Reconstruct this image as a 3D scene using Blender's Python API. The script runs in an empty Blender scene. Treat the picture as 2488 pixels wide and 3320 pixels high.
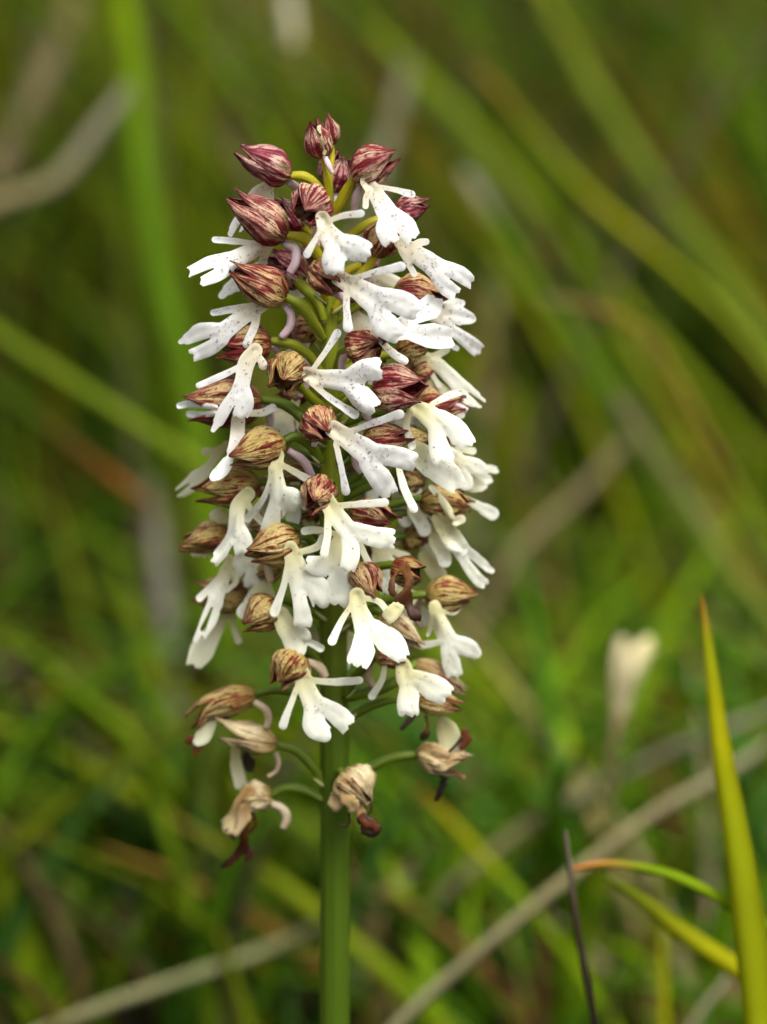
import bpy, math, random
import numpy as np
from mathutils import Vector, noise
random.seed(7); rng = np.random.default_rng(7)
sc = bpy.context.scene
col = sc.collection
R = math.radians

# ------------------------------------------------------------------ camera
D = 0.55                      # focus distance (m)
S = 5.25e-5                   # metres per photograph pixel on the focus plane
PITCH = R(12.0)
HC = 0.20                     # height of the focus point above ground
FW = Vector((0, math.cos(PITCH), -math.sin(PITCH)))
UP = Vector((0, math.sin(PITCH), math.cos(PITCH)))
CAM = Vector((0, 0, HC + D * math.sin(PITCH)))
cam = bpy.data.cameras.new('camera'); camo = bpy.data.objects.new('camera', cam)
col.objects.link(camo); sc.camera = camo
camo.location = CAM; camo.rotation_euler = (math.pi / 2 - PITCH, 0, 0)
cam.sensor_fit = 'VERTICAL'; cam.sensor_height = 24
cam.lens = 12 / (1660 * S / D)
cam.clip_start = 0.01; cam.clip_end = 400
cam.dof.use_dof = True; cam.dof.focus_distance = D + 0.002
cam.dof.aperture_fstop = cam.lens / 14.5
# ------------------------------------------------------------------ sky and sun
SUN_EL, SUN_AZ = R(58), R(150)        # azimuth measured from +Y (view direction) clockwise
w = bpy.data.worlds.new('World'); sc.world = w; w.use_nodes = True
nt = w.node_tree; nt.nodes.clear()
sky = nt.nodes.new('ShaderNodeTexSky'); sky.sky_type = 'NISHITA'; sky.sun_disc = False
sky.sun_elevation = SUN_EL; sky.sun_rotation = SUN_AZ
sky.dust_density = 6; sky.air_density = 1.0; sky.ozone_density = 0.6
hs = nt.nodes.new('ShaderNodeHueSaturation'); hs.inputs['Saturation'].default_value = 0.10
bg = nt.nodes.new('ShaderNodeBackground'); bg.inputs[1].default_value = 0.11
wo = nt.nodes.new('ShaderNodeOutputWorld')
nt.links.new(sky.outputs[0], hs.inputs['Color']); nt.links.new(hs.outputs[0], bg.inputs[0]); nt.links.new(bg.outputs[0], wo.inputs[0])
sun = bpy.data.lights.new('sun', 'SUN'); sun.energy = 1.5; sun.angle = R(28); sun.color = (1, 0.97, 0.91)
suno = bpy.data.objects.new('sun', sun); col.objects.link(suno)
to_sun = Vector((math.sin(SUN_AZ) * math.cos(SUN_EL), math.cos(SUN_AZ) * math.cos(SUN_EL), math.sin(SUN_EL)))
suno.rotation_euler = to_sun.to_track_quat('Z', 'Y').to_euler()
vs = sc.view_settings
vs.view_transform = 'Standard'; vs.look = 'None'; vs.gamma = 1; vs.use_curve_mapping = False
vs.exposure = 1.0
sc.render.engine = 'CYCLES'
sc.cycles.max_bounces = 6; sc.cycles.diffuse_bounces = 3; sc.cycles.glossy_bounces = 2; sc.cycles.transmission_bounces = 4

# ------------------------------------------------------------------ placing
def at(x, y, z):
    """photograph pixel + depth behind the focus plane (m) -> point in the place"""
    d = D + z; k = S * d / D
    return CAM + FW * d + Vector(((x - 1244) * k, 0, 0)) + UP * ((1660 - y) * k)
CAMN, FWN, UPN = np.array(CAM), np.array(FW), np.array(UP)
def atn(x, y, z):
    d = D + z; k = S * d / D
    p = CAMN[None] + FWN[None] * d[:, None] + UPN[None] * ((1660 - y) * k)[:, None]
    p[:, 0] += (x - 1244) * k
    return p
Y0 = at(1070, 600, 0.006).y
def stem_z(y):                # depth of the upright stem axis where the photograph shows it at height y
    return Y0 / (math.cos(PITCH) + (1660 - y) * S / D * math.sin(PITCH)) - D
def stem_x(y): return float(np.interp(y, [380, 630, 1050, 1500, 2550, 3400], [1062, 1067, 1069, 1075, 1087, 1085]))
def stem_r(y): return float(np.interp(y, [380, 630, 1050, 1500, 2400, 3400], [8, 15, 26, 38, 47, 49]))

# ------------------------------------------------------------------ materials
def mat(name):
    m = bpy.data.materials.new(name); m.use_nodes = True
    t = m.node_tree; t.nodes.clear()
    return m, t
def N(t, kind, **kw):
    n = t.nodes.new(kind)
    for k, v in kw.items():
        if isinstance(k, str) and k in n.inputs: n.inputs[k].default_value = v
        else: setattr(n, k, v)
    return n
def mixc(t, fac, a, b):
    n = t.nodes.new('ShaderNodeMix'); n.data_type = 'RGBA'
    for sock, v in ((n.inputs[0], fac), (n.inputs[6], a), (n.inputs[7], b)):
        if hasattr(v, 'links') or hasattr(v, 'is_linked'): t.links.new(v, sock)
        else: sock.default_value = v if not isinstance(v, tuple) or len(v) == 4 else (*v, 1)
    return n.outputs[2]
def math_(t, op, a, b=0.0, clamp=False):
    n = t.nodes.new('ShaderNodeMath'); n.operation = op; n.use_clamp = clamp
    for i, v in enumerate((a, b)):
        if hasattr(v, 'is_linked'): t.links.new(v, n.inputs[i])
        else: n.inputs[i].default_value = v
    return n.outputs[0]
def ramp(t, val, lo, hi):
    n = t.nodes.new('ShaderNodeMapRange'); n.interpolation_type = 'SMOOTHSTEP'
    t.links.new(val, n.inputs[0]); n.inputs[1].default_value = lo; n.inputs[2].default_value = hi
    return n.outputs[0]
def finish(t, colour, rough=0.5, trans=0.2, bump=None, bump_s=0.2, spec=0.35, bump_d=0.0003):
    b = N(t, 'ShaderNodeBsdfPrincipled', Roughness=rough)
    b.inputs['Specular IOR Level'].default_value = spec
    if hasattr(colour, 'is_linked'): t.links.new(colour, b.inputs['Base Color'])
    else: b.inputs['Base Color'].default_value = (*colour, 1)
    out = b.outputs[0]
    if bump is not None:
        bn = N(t, 'ShaderNodeBump', Strength=bump_s, Distance=bump_d); t.links.new(bump, bn.inputs['Height'])
        t.links.new(bn.outputs[0], b.inputs['Normal'])
    if trans:
        tr = N(t, 'ShaderNodeBsdfTranslucent')
        if hasattr(colour, 'is_linked'): t.links.new(colour, tr.inputs[0])
        else: tr.inputs[0].default_value = (*colour, 1)
        mx = N(t, 'ShaderNodeMixShader'); mx.inputs[0].default_value = trans
        t.links.new(out, mx.inputs[1]); t.links.new(tr.outputs[0], mx.inputs[2]); out = mx.outputs[0]
    o = N(t, 'ShaderNodeOutputMaterial'); t.links.new(out, o.inputs[0])
def uv_noise(t, su, sv, scale=1.0, detail=3.0, rnd=True, dist=0.0):
    tc = N(t, 'ShaderNodeTexCoord'); mp = N(t, 'ShaderNodeMapping')
    mp.inputs['Scale'].default_value = (su, sv, 1)
    t.links.new(tc.outputs['UV'], mp.inputs[0])
    if rnd:
        oi = N(t, 'ShaderNodeObjectInfo')
        cb = N(t, 'ShaderNodeCombineXYZ'); t.links.new(math_(t, 'MULTIPLY', oi.outputs['Random'], 91.0), cb.inputs[2])
        t.links.new(math_(t, 'MULTIPLY', oi.outputs['Random'], 37.0), cb.inputs[0])
        t.links.new(cb.outputs[0], mp.inputs['Location'])
    n = N(t, 'ShaderNodeTexNoise', Scale=scale, Detail=detail, Distortion=dist); t.links.new(mp.outputs[0], n.inputs['Vector'])
    return n.outputs[0]

def sepal_material(name, pale, mid, dark, lo, speck, edge, flood, rough=0.5):
    """pale ground, yellower at the foot, with maroon vein lines, speckles, blotches and dark margins"""
    m, t = mat(name)
    tc = N(t, 'ShaderNodeTexCoord'); sx = N(t, 'ShaderNodeSeparateXYZ'); t.links.new(tc.outputs['UV'], sx.inputs[0])
    big = uv_noise(t, 2.2, 1.6, 1.0, 3)
    base = mixc(t, ramp(t, big, 0.35, 0.65), pale, mid)
    foot = math_(t, 'SUBTRACT', 1.0, ramp(t, sx.outputs[1], 0.05, 0.45))
    base = mixc(t, math_(t, 'MULTIPLY', foot, 0.55), base, (0.36, 0.23, 0.03))
    ln = uv_noise(t, 17.0, 1.5, 1.0, 2.5, dist=0.35)          # long lines along the veins
    br = uv_noise(t, 9.0, 7.0, 1.0, 3)                        # breaks in the lines
    big2 = uv_noise(t, 2.4, 2.0, 1.0, 2)
    s = math_(t, 'ADD', ln, math_(t, 'ADD', math_(t, 'MULTIPLY', math_(t, 'SUBTRACT', big2, 0.5), 0.42), math_(t, 'MULTIPLY', math_(t, 'SUBTRACT', br, 0.5), 0.40)))
    k = ramp(t, s, lo, lo + 0.09)
    sp = uv_noise(t, 30.0, 15.0, 1.0, 2, dist=0.5)
    k = math_(t, 'MAXIMUM', k, math_(t, 'MULTIPLY', ramp(t, sp, 0.57, 0.63), speck))
    fl = ramp(t, math_(t, 'ADD', big2, math_(t, 'MULTIPLY', math_(t, 'SUBTRACT', br, 0.5), 0.5)), 0.50, 0.66)
    k = math_(t, 'MAXIMUM', k, math_(t, 'MULTIPLY', fl, flood))
    e = ramp(t, math_(t, 'ABSOLUTE', math_(t, 'SUBTRACT', sx.outputs[0], 0.5)), 0.44, 0.5)
    tip = ramp(t, math_(t, 'ADD', sx.outputs[1], math_(t, 'MULTIPLY', math_(t, 'SUBTRACT', br, 0.5), 0.9)), 0.70, 1.0)
    k = math_(t, 'MAXIMUM', k, math_(t, 'MULTIPLY', math_(t, 'MAXIMUM', e, tip), edge))
    vr = uv_noise(t, 3.0, 3.0, 1.0, 2)
    dk = mixc(t, ramp(t, vr, 0.35, 0.65), dark, tuple(min(1, q * 1.7) for q in dark))
    c = mixc(t, k, base, dk)
    finish(t, c, rough, 0.16, bump=math_(t, 'ADD', ln, math_(t, 'MULTIPLY', br, 0.7)), bump_s=0.9, spec=0.2, bump_d=0.0007)
    return m
M = {}
M['sepal0'] = sepal_material('sepal_maroon', (0.60, 0.42, 0.28), (0.44, 0.17, 0.14), (0.120, 0.009, 0.013), 0.46, 0.9, 0.9, 0.85)
M['sepal1'] = sepal_material('sepal_streaked', (0.56, 0.39, 0.18), (0.43, 0.20, 0.11), (0.115, 0.010, 0.011), 0.47, 0.9, 0.9, 0.8)
M['sepal2'] = sepal_material('sepal_olive', (0.52, 0.40, 0.16), (0.38, 0.27, 0.07), (0.110, 0.016, 0.009), 0.51, 0.8, 0.85, 0.5)
M['sepal3'] = sepal_material('sepal_tan', (0.64, 0.54, 0.32), (0.46, 0.34, 0.16), (0.12, 0.04, 0.015), 0.58, 0.3, 0.55, 0.3, 0.65)
M['sepal4'] = sepal_material('sepal_pink', (0.60, 0.43, 0.33), (0.45, 0.21, 0.18), (0.115, 0.009, 0.022), 0.48, 0.9, 0.8, 0.65)

def lip_material(name, tip, root, spots):
    m, t = mat(name)
    al = N(t, 'ShaderNodeAttribute', attribute_name='along')
    c = mixc(t, ramp(t, al.outputs['Fac'], 0.02, 0.55), root, tip)
    tc = N(t, 'ShaderNodeTexCoord')
    oi = N(t, 'ShaderNodeObjectInfo')
    ad = N(t, 'ShaderNodeVectorMath', operation='ADD'); t.links.new(tc.outputs['Object'], ad.inputs[0]); t.links.new(oi.outputs['Random'], ad.inputs[1])
    nz = N(t, 'ShaderNodeTexNoise', Scale=420.0, Detail=3.0); t.links.new(ad.outputs[0], nz.inputs['Vector'])
    c = mixc(t, math_(t, 'MULTIPLY', ramp(t, nz.outputs[0], 0.5, 0.75), 0.10), c, tuple(a * b for a, b in zip(tip, (0.88, 0.80, 0.92))))
    if spots:
        vo = N(t, 'ShaderNodeTexVoronoi', Scale=760.0); t.links.new(ad.outputs[0], vo.inputs['Vector'])
        sxyz = N(t, 'ShaderNodeSeparateColor'); t.links.new(vo.outputs['Color'], sxyz.inputs[0])
        pick = ramp(t, sxyz.outputs[0], 0.60, 0.62)
        dot = math_(t, 'SUBTRACT', 1.0, ramp(t, vo.outputs['Distance'], 0.08, 0.2))
        zone = math_(t, 'SUBTRACT', 1.0, ramp(t, al.outputs['Fac'], 0.55, 0.85))
        k = math_(t, 'MULTIPLY', math_(t, 'MULTIPLY', pick, dot), math_(t, 'MULTIPLY', zone, spots))
        c = mixc(t, k, c, (0.30, 0.08, 0.22))
    nb = N(t, 'ShaderNodeTexNoise', Scale=900.0, Detail=2.0); t.links.new(tc.outputs['Object'], nb.inputs['Vector'])
    finish(t, c, 0.5, 0.36, bump=nz.outputs[0], bump_s=0.05, spec=0.3, bump_d=0.0004)
    return m
M['lip0'] = lip_material('lip_white_spotted', (0.91, 0.905, 0.87), (0.83, 0.76, 0.56), 0.7)
M['lip1'] = lip_material('lip_cream_white', (0.88, 0.88, 0.77), (0.74, 0.70, 0.38), 0.4)
M['lip2'] = lip_material('lip_faded', (0.78, 0.77, 0.58), (0.58, 0.54, 0.26), 0.1)
M['lip3'] = lip_material('lip_withered_brown', (0.055, 0.018, 0.007), (0.20, 0.075, 0.016), 0)
M['lip4'] = lip_material('lip_withered_black', (0.028, 0.016, 0.010), (0.05, 0.028, 0.016), 0)
M['lip5'] = lip_material('lip_withered_tan', (0.62, 0.50, 0.27), (0.42, 0.25, 0.09), 0)
M['lip6'] = lip_material('lip_withered_red', (0.085, 0.014, 0.008), (0.13, 0.035, 0.010), 0)
def stalk_material(name, a, b):
    m, t = mat(name)
    n = uv_noise(t, 9.0, 1.5, 1.0, 3)
    c = mixc(t, ramp(t, n, 0.3, 0.7), a, b)
    finish(t, c, 0.48, 0.12, bump=n, bump_s=0.5, spec=0.25)
    return m
M['stalk0'] = stalk_material('ovary_yellow', (0.46, 0.37, 0.012), (0.33, 0.31, 0.012))
M['stalk1'] = stalk_material('ovary_yellow_green', (0.27, 0.28, 0.012), (0.17, 0.21, 0.010))
M['stalk2'] = stalk_material('ovary_green', (0.12, 0.17, 0.009), (0.075, 0.12, 0.006))
M['spur0'] = stalk_material('spur_lilac', (0.62, 0.40, 0.46), (0.70, 0.56, 0.56))
M['spur1'] = stalk_material('spur_cream', (0.60, 0.50, 0.32), (0.48, 0.34, 0.24))
M['bract'] = stalk_material('bract_pale', (0.50, 0.48, 0.22), (0.36, 0.38, 0.12))
mh, t = mat('tuft_purple'); finish(t, (0.14, 0.010, 0.050), 0.6, 0.0); M['tuft'] = mh
mh, t = mat('tuft_grey'); finish(t, (0.12, 0.035, 0.085), 0.6, 0.0); M['tuft2'] = mh
# stem: yellow green at the top, deep green below
m, t = mat('stem_green')
n = uv_noise(t, 16.0, 3.0, 1.0, 3); n2 = uv_noise(t, 2.0, 9.0, 1.0, 3)
tc = N(t, 'ShaderNodeTexCoord'); sx = N(t, 'ShaderNodeSeparateXYZ'); t.links.new(tc.outputs['UV'], sx.inputs[0])
c = mixc(t, ramp(t, sx.outputs[1], 0.36, 0.8), (0.048, 0.085, 0.003), (0.22, 0.24, 0.012))
c = mixc(t, math_(t, 'MULTIPLY', ramp(t, n, 0.35, 0.7), 0.5), c, (0.060, 0.105, 0.004))
c = mixc(t, math_(t, 'MULTIPLY', ramp(t, n2, 0.5, 0.75), 0.25), c, (0.08, 0.115, 0.008))
finish(t, c, 0.5, 0.0, bump=n, bump_s=0.5, spec=0.22); M['stem'] = m

# ------------------------------------------------------------------ mesh helpers
def obj(name, verts, faces, material, parent=None, uvs=None, attr=None, smooth=True, extra=None):
    me = bpy.data.meshes.new(name)
    me.from_pydata([tuple(v) for v in verts], [], faces)
    if smooth: me.polygons.foreach_set('use_smooth', [True] * len(me.polygons))
    if uvs is not None:
        l = me.uv_layers.new(name='UVMap'); idx = np.zeros(len(me.loops), np.int32); me.loops.foreach_get('vertex_index', idx)
        l.data.foreach_set('uv', np.asarray(uvs, np.float32)[idx].ravel())
    if attr is not None:
        for k, v in attr.items():
            a = me.attributes.new(k, 'FLOAT', 'POINT'); a.data.foreach_set('value', np.asarray(v, np.float32))
    for mm in (material if isinstance(material, list) else [material]): me.materials.append(mm)
    if extra is not None: me.polygons.foreach_set('material_index', extra)
    o = bpy.data.objects.new(name, me); col.objects.link(o)
    if parent: o.parent = parent
    return o
def spline(pts, n):
    """Catmull-Rom through rows of pts, n samples"""
    p = np.array(pts, float); k = len(p)
    if k == 2: p = np.vstack([p[0], (p[0] + p[1]) / 2, p[1]]); k = 3
    e = np.vstack([2 * p[0] - p[1], p, 2 * p[-1] - p[-2]])
    out = []
    for s in np.linspace(0, k - 1 - 1e-9, n):
        i = int(s); f = s - i; a, b, c, d = e[i], e[i + 1], e[i + 2], e[i + 3]
        out.append(0.5 * ((2 * b) + (c - a) * f + (2 * a - 5 * b + 4 * c - d) * f * f + (3 * b - a - 3 * c + d) * f ** 3))
    return np.array(out)
def tube_data(path, rad, ns=10, ribs=0, rib_amp=0.0, twist=0.0, caps=True, lump=0.0, seed=0):
    path = np.array(path); n = len(path)
    T = np.gradient(path, axis=0); T /= np.linalg.norm(T, axis=1)[:, None] + 1e-12
    ref = np.array([0.31, 0.2, 0.93]);
    if abs(T[0] @ ref) > 0.9: ref = np.array([1.0, 0, 0])
    a = ref - T[0] * (ref @ T[0]); a /= np.linalg.norm(a)
    V, UVs, F = [], [], []
    for i in range(n):
        a = a - T[i] * (a @ T[i]); a /= np.linalg.norm(a); b = np.cross(T[i], a)
        for j in range(ns):
            th = 2 * math.pi * j / ns
            r = rad[i] * (1 + rib_amp * math.cos(ribs * (th + twist * i / n)))
            if lump: r *= 1 + lump * noise.noise(Vector((j * 0.9 + seed, i * 0.5, seed * 1.7)))
            V.append(path[i] + r * (a * math.cos(th) + b * math.sin(th))); UVs.append((j / ns, i / (n - 1)))
    for i in range(n - 1):
        for j in range(ns):
            k = (j + 1) % ns
            F.append((i * ns + j, i * ns + k, (i + 1) * ns + k, (i + 1) * ns + j))
    if caps:
        F.append(tuple(range(ns - 1, -1, -1))); F.append(tuple((n - 1) * ns + j for j in range(ns)))
    return V, F, UVs
def px_path(pts, n, mode='stem'):
    """pts rows (x, y, r, dz mm rel. to stem) -> world path, radii"""
    s = spline([(p[0], p[1], p[2], p[3]) for p in pts], n)
    P, rr = [], []
    for x, y, r, dz in s:
        P.append(np.array(at(x, y, stem_z(y) + dz * 1e-3))); rr.append(max(r, 0.6) * S)
    return P, rr
def tube(name, pts, material, parent, n=16, **kw):
    P, rr = px_path(pts, n)
    V, F, U = tube_data(P, rr, **kw)
    return obj(name, V, F, material, parent, U)

# ------------------------------------------------------------------ petals cut from a smooth field round a branching midrib
def seg_dist(X, Y, a, b):
    dx, dy = b[0] - a[0], b[1] - a[1]; L2 = dx * dx + dy * dy + 1e-9
    tt = np.clip(((X - a[0]) * dx + (Y - a[1]) * dy) / L2, 0, 1)
    return np.hypot(X - a[0] - tt * dx, Y - a[1] - tt * dy), tt
def smin(a, b, k):
    h = np.clip(k - np.abs(a - b), 0, None) / k
    return np.minimum(a, b) - h * h * k / 4
STEP = 5.0
def petal(name, branches, material, parent, thick=0.00008, droop=0.10, wav=0.11, rough=0.6, seed=0.0, web=5.0, tufts=0, step=STEP, along_scale=260.0):
    """branches: list of (points (x,y,r,dz), truncated?)"""
    segs, groups = [], []
    slits = [p for p, tr in branches if tr == 'SLIT']; teeth = [p for p, tr in branches if tr == 'TOOTH']
    for pts, trunc in branches:
        if trunc in ('SLIT', 'TOOTH'): continue
        n = max(6, 4 * len(pts)); s = spline(pts, n); s[:, 2] = np.maximum(s[:, 2], 1.0)
        groups.append((s, trunc))
    allp = np.vstack([g[0] for g in groups]); mr = allp[:, 2].max() + 12
    x0, x1, y0, y1 = allp[:, 0].min() - mr, allp[:, 0].max() + mr, allp[:, 1].min() - mr, allp[:, 1].max() + mr
    throat = groups[0][0][0]; cr = np.random.default_rng(int(seed * 977) + 1); curl = cr.normal(size=2)
    def field(X, Y, want_z=False):
        dtot, zw, ww, rw = None, 0, 0, 0
        for s, trunc in groups:
            dg = None
            for a, b in zip(s[:-1], s[1:]):
                dd, tt = seg_dist(X, Y, a, b); r = a[2] + (b[2] - a[2]) * tt; d = dd - r - (1.5 if r.max() < 15 else 5.5)
                dg = d if dg is None else np.minimum(dg, d)
                if want_z:
                    wt = 1.0 / (dd + 5) ** 3; zw = zw + wt * (a[3] + (b[3] - a[3]) * tt); rw = rw + wt * r; ww = ww + wt
            if trunc:
                e = s[-1]; dr = s[-1, :2] - s[-4, :2]; dr = dr / np.linalg.norm(dr)
                u = (X - e[0]) * dr[0] + (Y - e[1]) * dr[1]; v = -(X - e[0]) * dr[1] + (Y - e[1]) * dr[0]
                tooth = 9.0 * (1 - np.abs(np.sin(v * 0.11 + seed * 3))) ** 1.5 + 3.5 * np.sin(v * 0.07 + seed * 7) + 1.8 * np.sin(v * 0.42 + seed)
                dg = np.maximum(dg, u - e[2] * 0.66 + tooth)
            dtot = dg if dtot is None else smin(dtot, dg, web)
        for p in slits:                       # the cleft between the two lobes
            dd, tt = seg_dist(X, Y, p[0], p[1]); dtot = np.maximum(dtot, p[0][2] + (p[1][2] - p[0][2]) * tt - dd)
        for p in teeth:
            for q0, q1 in zip(p[:-1], p[1:]):
                dd, tt = seg_dist(X, Y, q0, q1); dtot = np.minimum(dtot, dd - (q0[2] + (q1[2] - q0[2]) * tt))
        dtot = dtot + rough * (np.sin(X * 0.061 + seed * 5) * np.sin(Y * 0.053 + seed * 9) + 0.6 * np.sin(X * 0.13 + Y * 0.11 + seed))
        if rough > 2: dtot = dtot + rough * 0.5 * np.sin(X * 0.36 + seed) * np.sin(Y * 0.31 + seed * 2)
        if want_z: return dtot, zw / ww, rw / ww
        return dtot
    gx = np.arange(x0, x1 + step, step); gy = np.arange(y0, y1 + step, step)
    GX, GY = np.meshgrid(gx, gy); d = field(GX, GY)
    dc = field(GX[:-1, :-1] + step / 2, GY[:-1, :-1] + step / 2)
    keep = dc < 0
    H, Wd = GX.shape
    cnt = np.zeros((H, Wd), int)
    for oy in (0, 1):
        for ox in (0, 1): cnt[oy:H - 1 + oy, ox:Wd - 1 + ox] += keep
    used = cnt > 0; border = used & (cnt < 4)
    X, Y = GX.copy(), GY.copy()
    for _ in range(2):
        bx, by = X[border], Y[border]; f = field(bx, by); h = 0.7
        gxx = (field(bx + h, by) - field(bx - h, by)) / (2 * h); gyy = (field(bx, by + h) - field(bx, by - h)) / (2 * h)
        g2 = np.maximum(gxx ** 2 + gyy ** 2, 0.3); sh = np.clip(f, -step * 1.1, step * 1.1)
        X[border] = bx - gxx * sh / g2; Y[border] = by - gyy * sh / g2
    ux, uy = X[used], Y[used]
    dd, zz, rr = field(ux, uy, True)
    inside = np.clip(-dd, 0, None); ratio = np.clip(inside / np.maximum(rr, 4), 0, 1)
    al = np.clip(np.hypot(ux - throat[0], uy - throat[1]) / along_scale, 0, 1)
    zz = zz + droop * (1 - ratio) ** 2 * np.minimum(rr / 30, 1.2) + 0.10 * np.exp(-((ratio - 1) / 0.25) ** 2) * np.clip(rr / 25, 0, 1) + (curl[0] * (ux - throat[0]) + curl[1] * (uy - throat[1])) * 0.008 * al + 0.12 * al ** 2 * (1 - ratio) * np.sin(ux * 0.14 + uy * 0.10 + seed * 11) + wav * al * (np.sin(ux * 0.045 + seed * 3) + np.sin(uy * 0.05 + ux * 0.02 + seed * 8))
    sz = np.array([stem_z(v) for v in uy])
    P = atn(ux, uy, sz + zz * 1e-3)
    idx = -np.ones((H, Wd), int); idx[used] = np.arange(used.sum())
    q = np.argwhere(keep)
    quads = np.stack([idx[q[:, 0], q[:, 1]], idx[q[:, 0] + 1, q[:, 1]], idx[q[:, 0] + 1, q[:, 1] + 1], idx[q[:, 0], q[:, 1] + 1]], 1)
    # normals of the middle surface
    nrm = np.zeros_like(P)
    fn = np.cross(P[quads[:, 2]] - P[quads[:, 0]], P[quads[:, 3]] - P[quads[:, 1]])
    for k in range(4): np.add.at(nrm, quads[:, k], fn)
    nrm /= np.linalg.norm(nrm, axis=1)[:, None] + 1e-20
    if (nrm @ FWN).mean() > 0: nrm = -nrm; quads = quads[:, ::-1]
    th = thick * np.sqrt(np.clip(inside / 5.0, 0, 1)) * (0.75 + 0.5 * (1 - al)) * np.clip(rr / 16, 0.5, 1.3)
    b = border[used]
    top = P + nrm * th[:, None]; n0 = len(P)
    rimth = 0.00003; th = np.maximum(th, rimth)
    top = P + nrm * th[:, None]; bot = P - nrm * th[:, None]
    V = np.vstack([top, bot]); Fc = quads.tolist() + (n0 + quads[:, ::-1]).tolist()
    # rim: edges used by one quad only
    e = np.vstack([quads[:, [k, (k + 1) % 4]] for k in range(4)]); key = np.sort(e, 1); key = key[:, 0] * (n0 + 1) + key[:, 1]
    _, inv, ct = np.unique(key, return_inverse=True, return_counts=True); rim = e[ct[inv] == 1]
    rv = np.unique(rim); rid = -np.ones(n0, int); rid[rv] = np.arange(len(rv))
    V = np.vstack([V, top[rv], bot[rv]]); m0 = 2 * n0; m1 = m0 + len(rv)
    Fc += [(m0 + rid[y], m0 + rid[x], m1 + rid[x], m1 + rid[y]) for x, y in rim]
    o = obj(name, V, Fc, material, parent, attr={'along': np.concatenate([al, al, al[rv], al[rv]])})
    if tufts:
        cand = np.where((~b) & (al < 0.80) & (ratio > 0.25))[0]
        if len(cand) > 4:
            r2 = np.random.default_rng(int(seed * 1000) + 3); TV, TF, TM = [], [], []
            for c in r2.choice(cand, min(int(tufts * 1.9), len(cand)), replace=False):
                big = r2.random() < 0.25; dark = 0 if r2.random() < 0.45 else 1
                for k in range(3 if big else 2):
                    p = top[c] + (r2.random(3) - 0.5) * 0.00022; dirn = nrm[c] * 0.8 + (r2.random(3) - 0.5) * 1.5 + np.array([0, 0, 0.25]); dirn /= np.linalg.norm(dirn)
                    L = (0.00030 + 0.00030 * r2.random()) * (1.15 if big else 0.9); rad = 0.000058 if big else 0.00004
                    s1 = np.cross(dirn, [0.3, 0.9, 0.2]); s1 /= np.linalg.norm(s1); s2 = np.cross(dirn, s1); i0 = len(TV)
                    for ang in (0, 2.09, 4.19): TV.append(p - nrm[c] * 0.00008 + rad * (s1 * math.cos(ang) + s2 * math.sin(ang)))
                    TV.append(p + dirn * L)
                    for u, v in ((0, 1), (1, 2), (2, 0)): TF.append((i0 + u, i0 + v, i0 + 3)); TM.append(dark)
            h = obj('hair_tufts', TV, TF, [M['tuft'], M['tuft2']], parent, smooth=False, extra=TM); h['kind'] = 'stuff'
    return o

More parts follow.
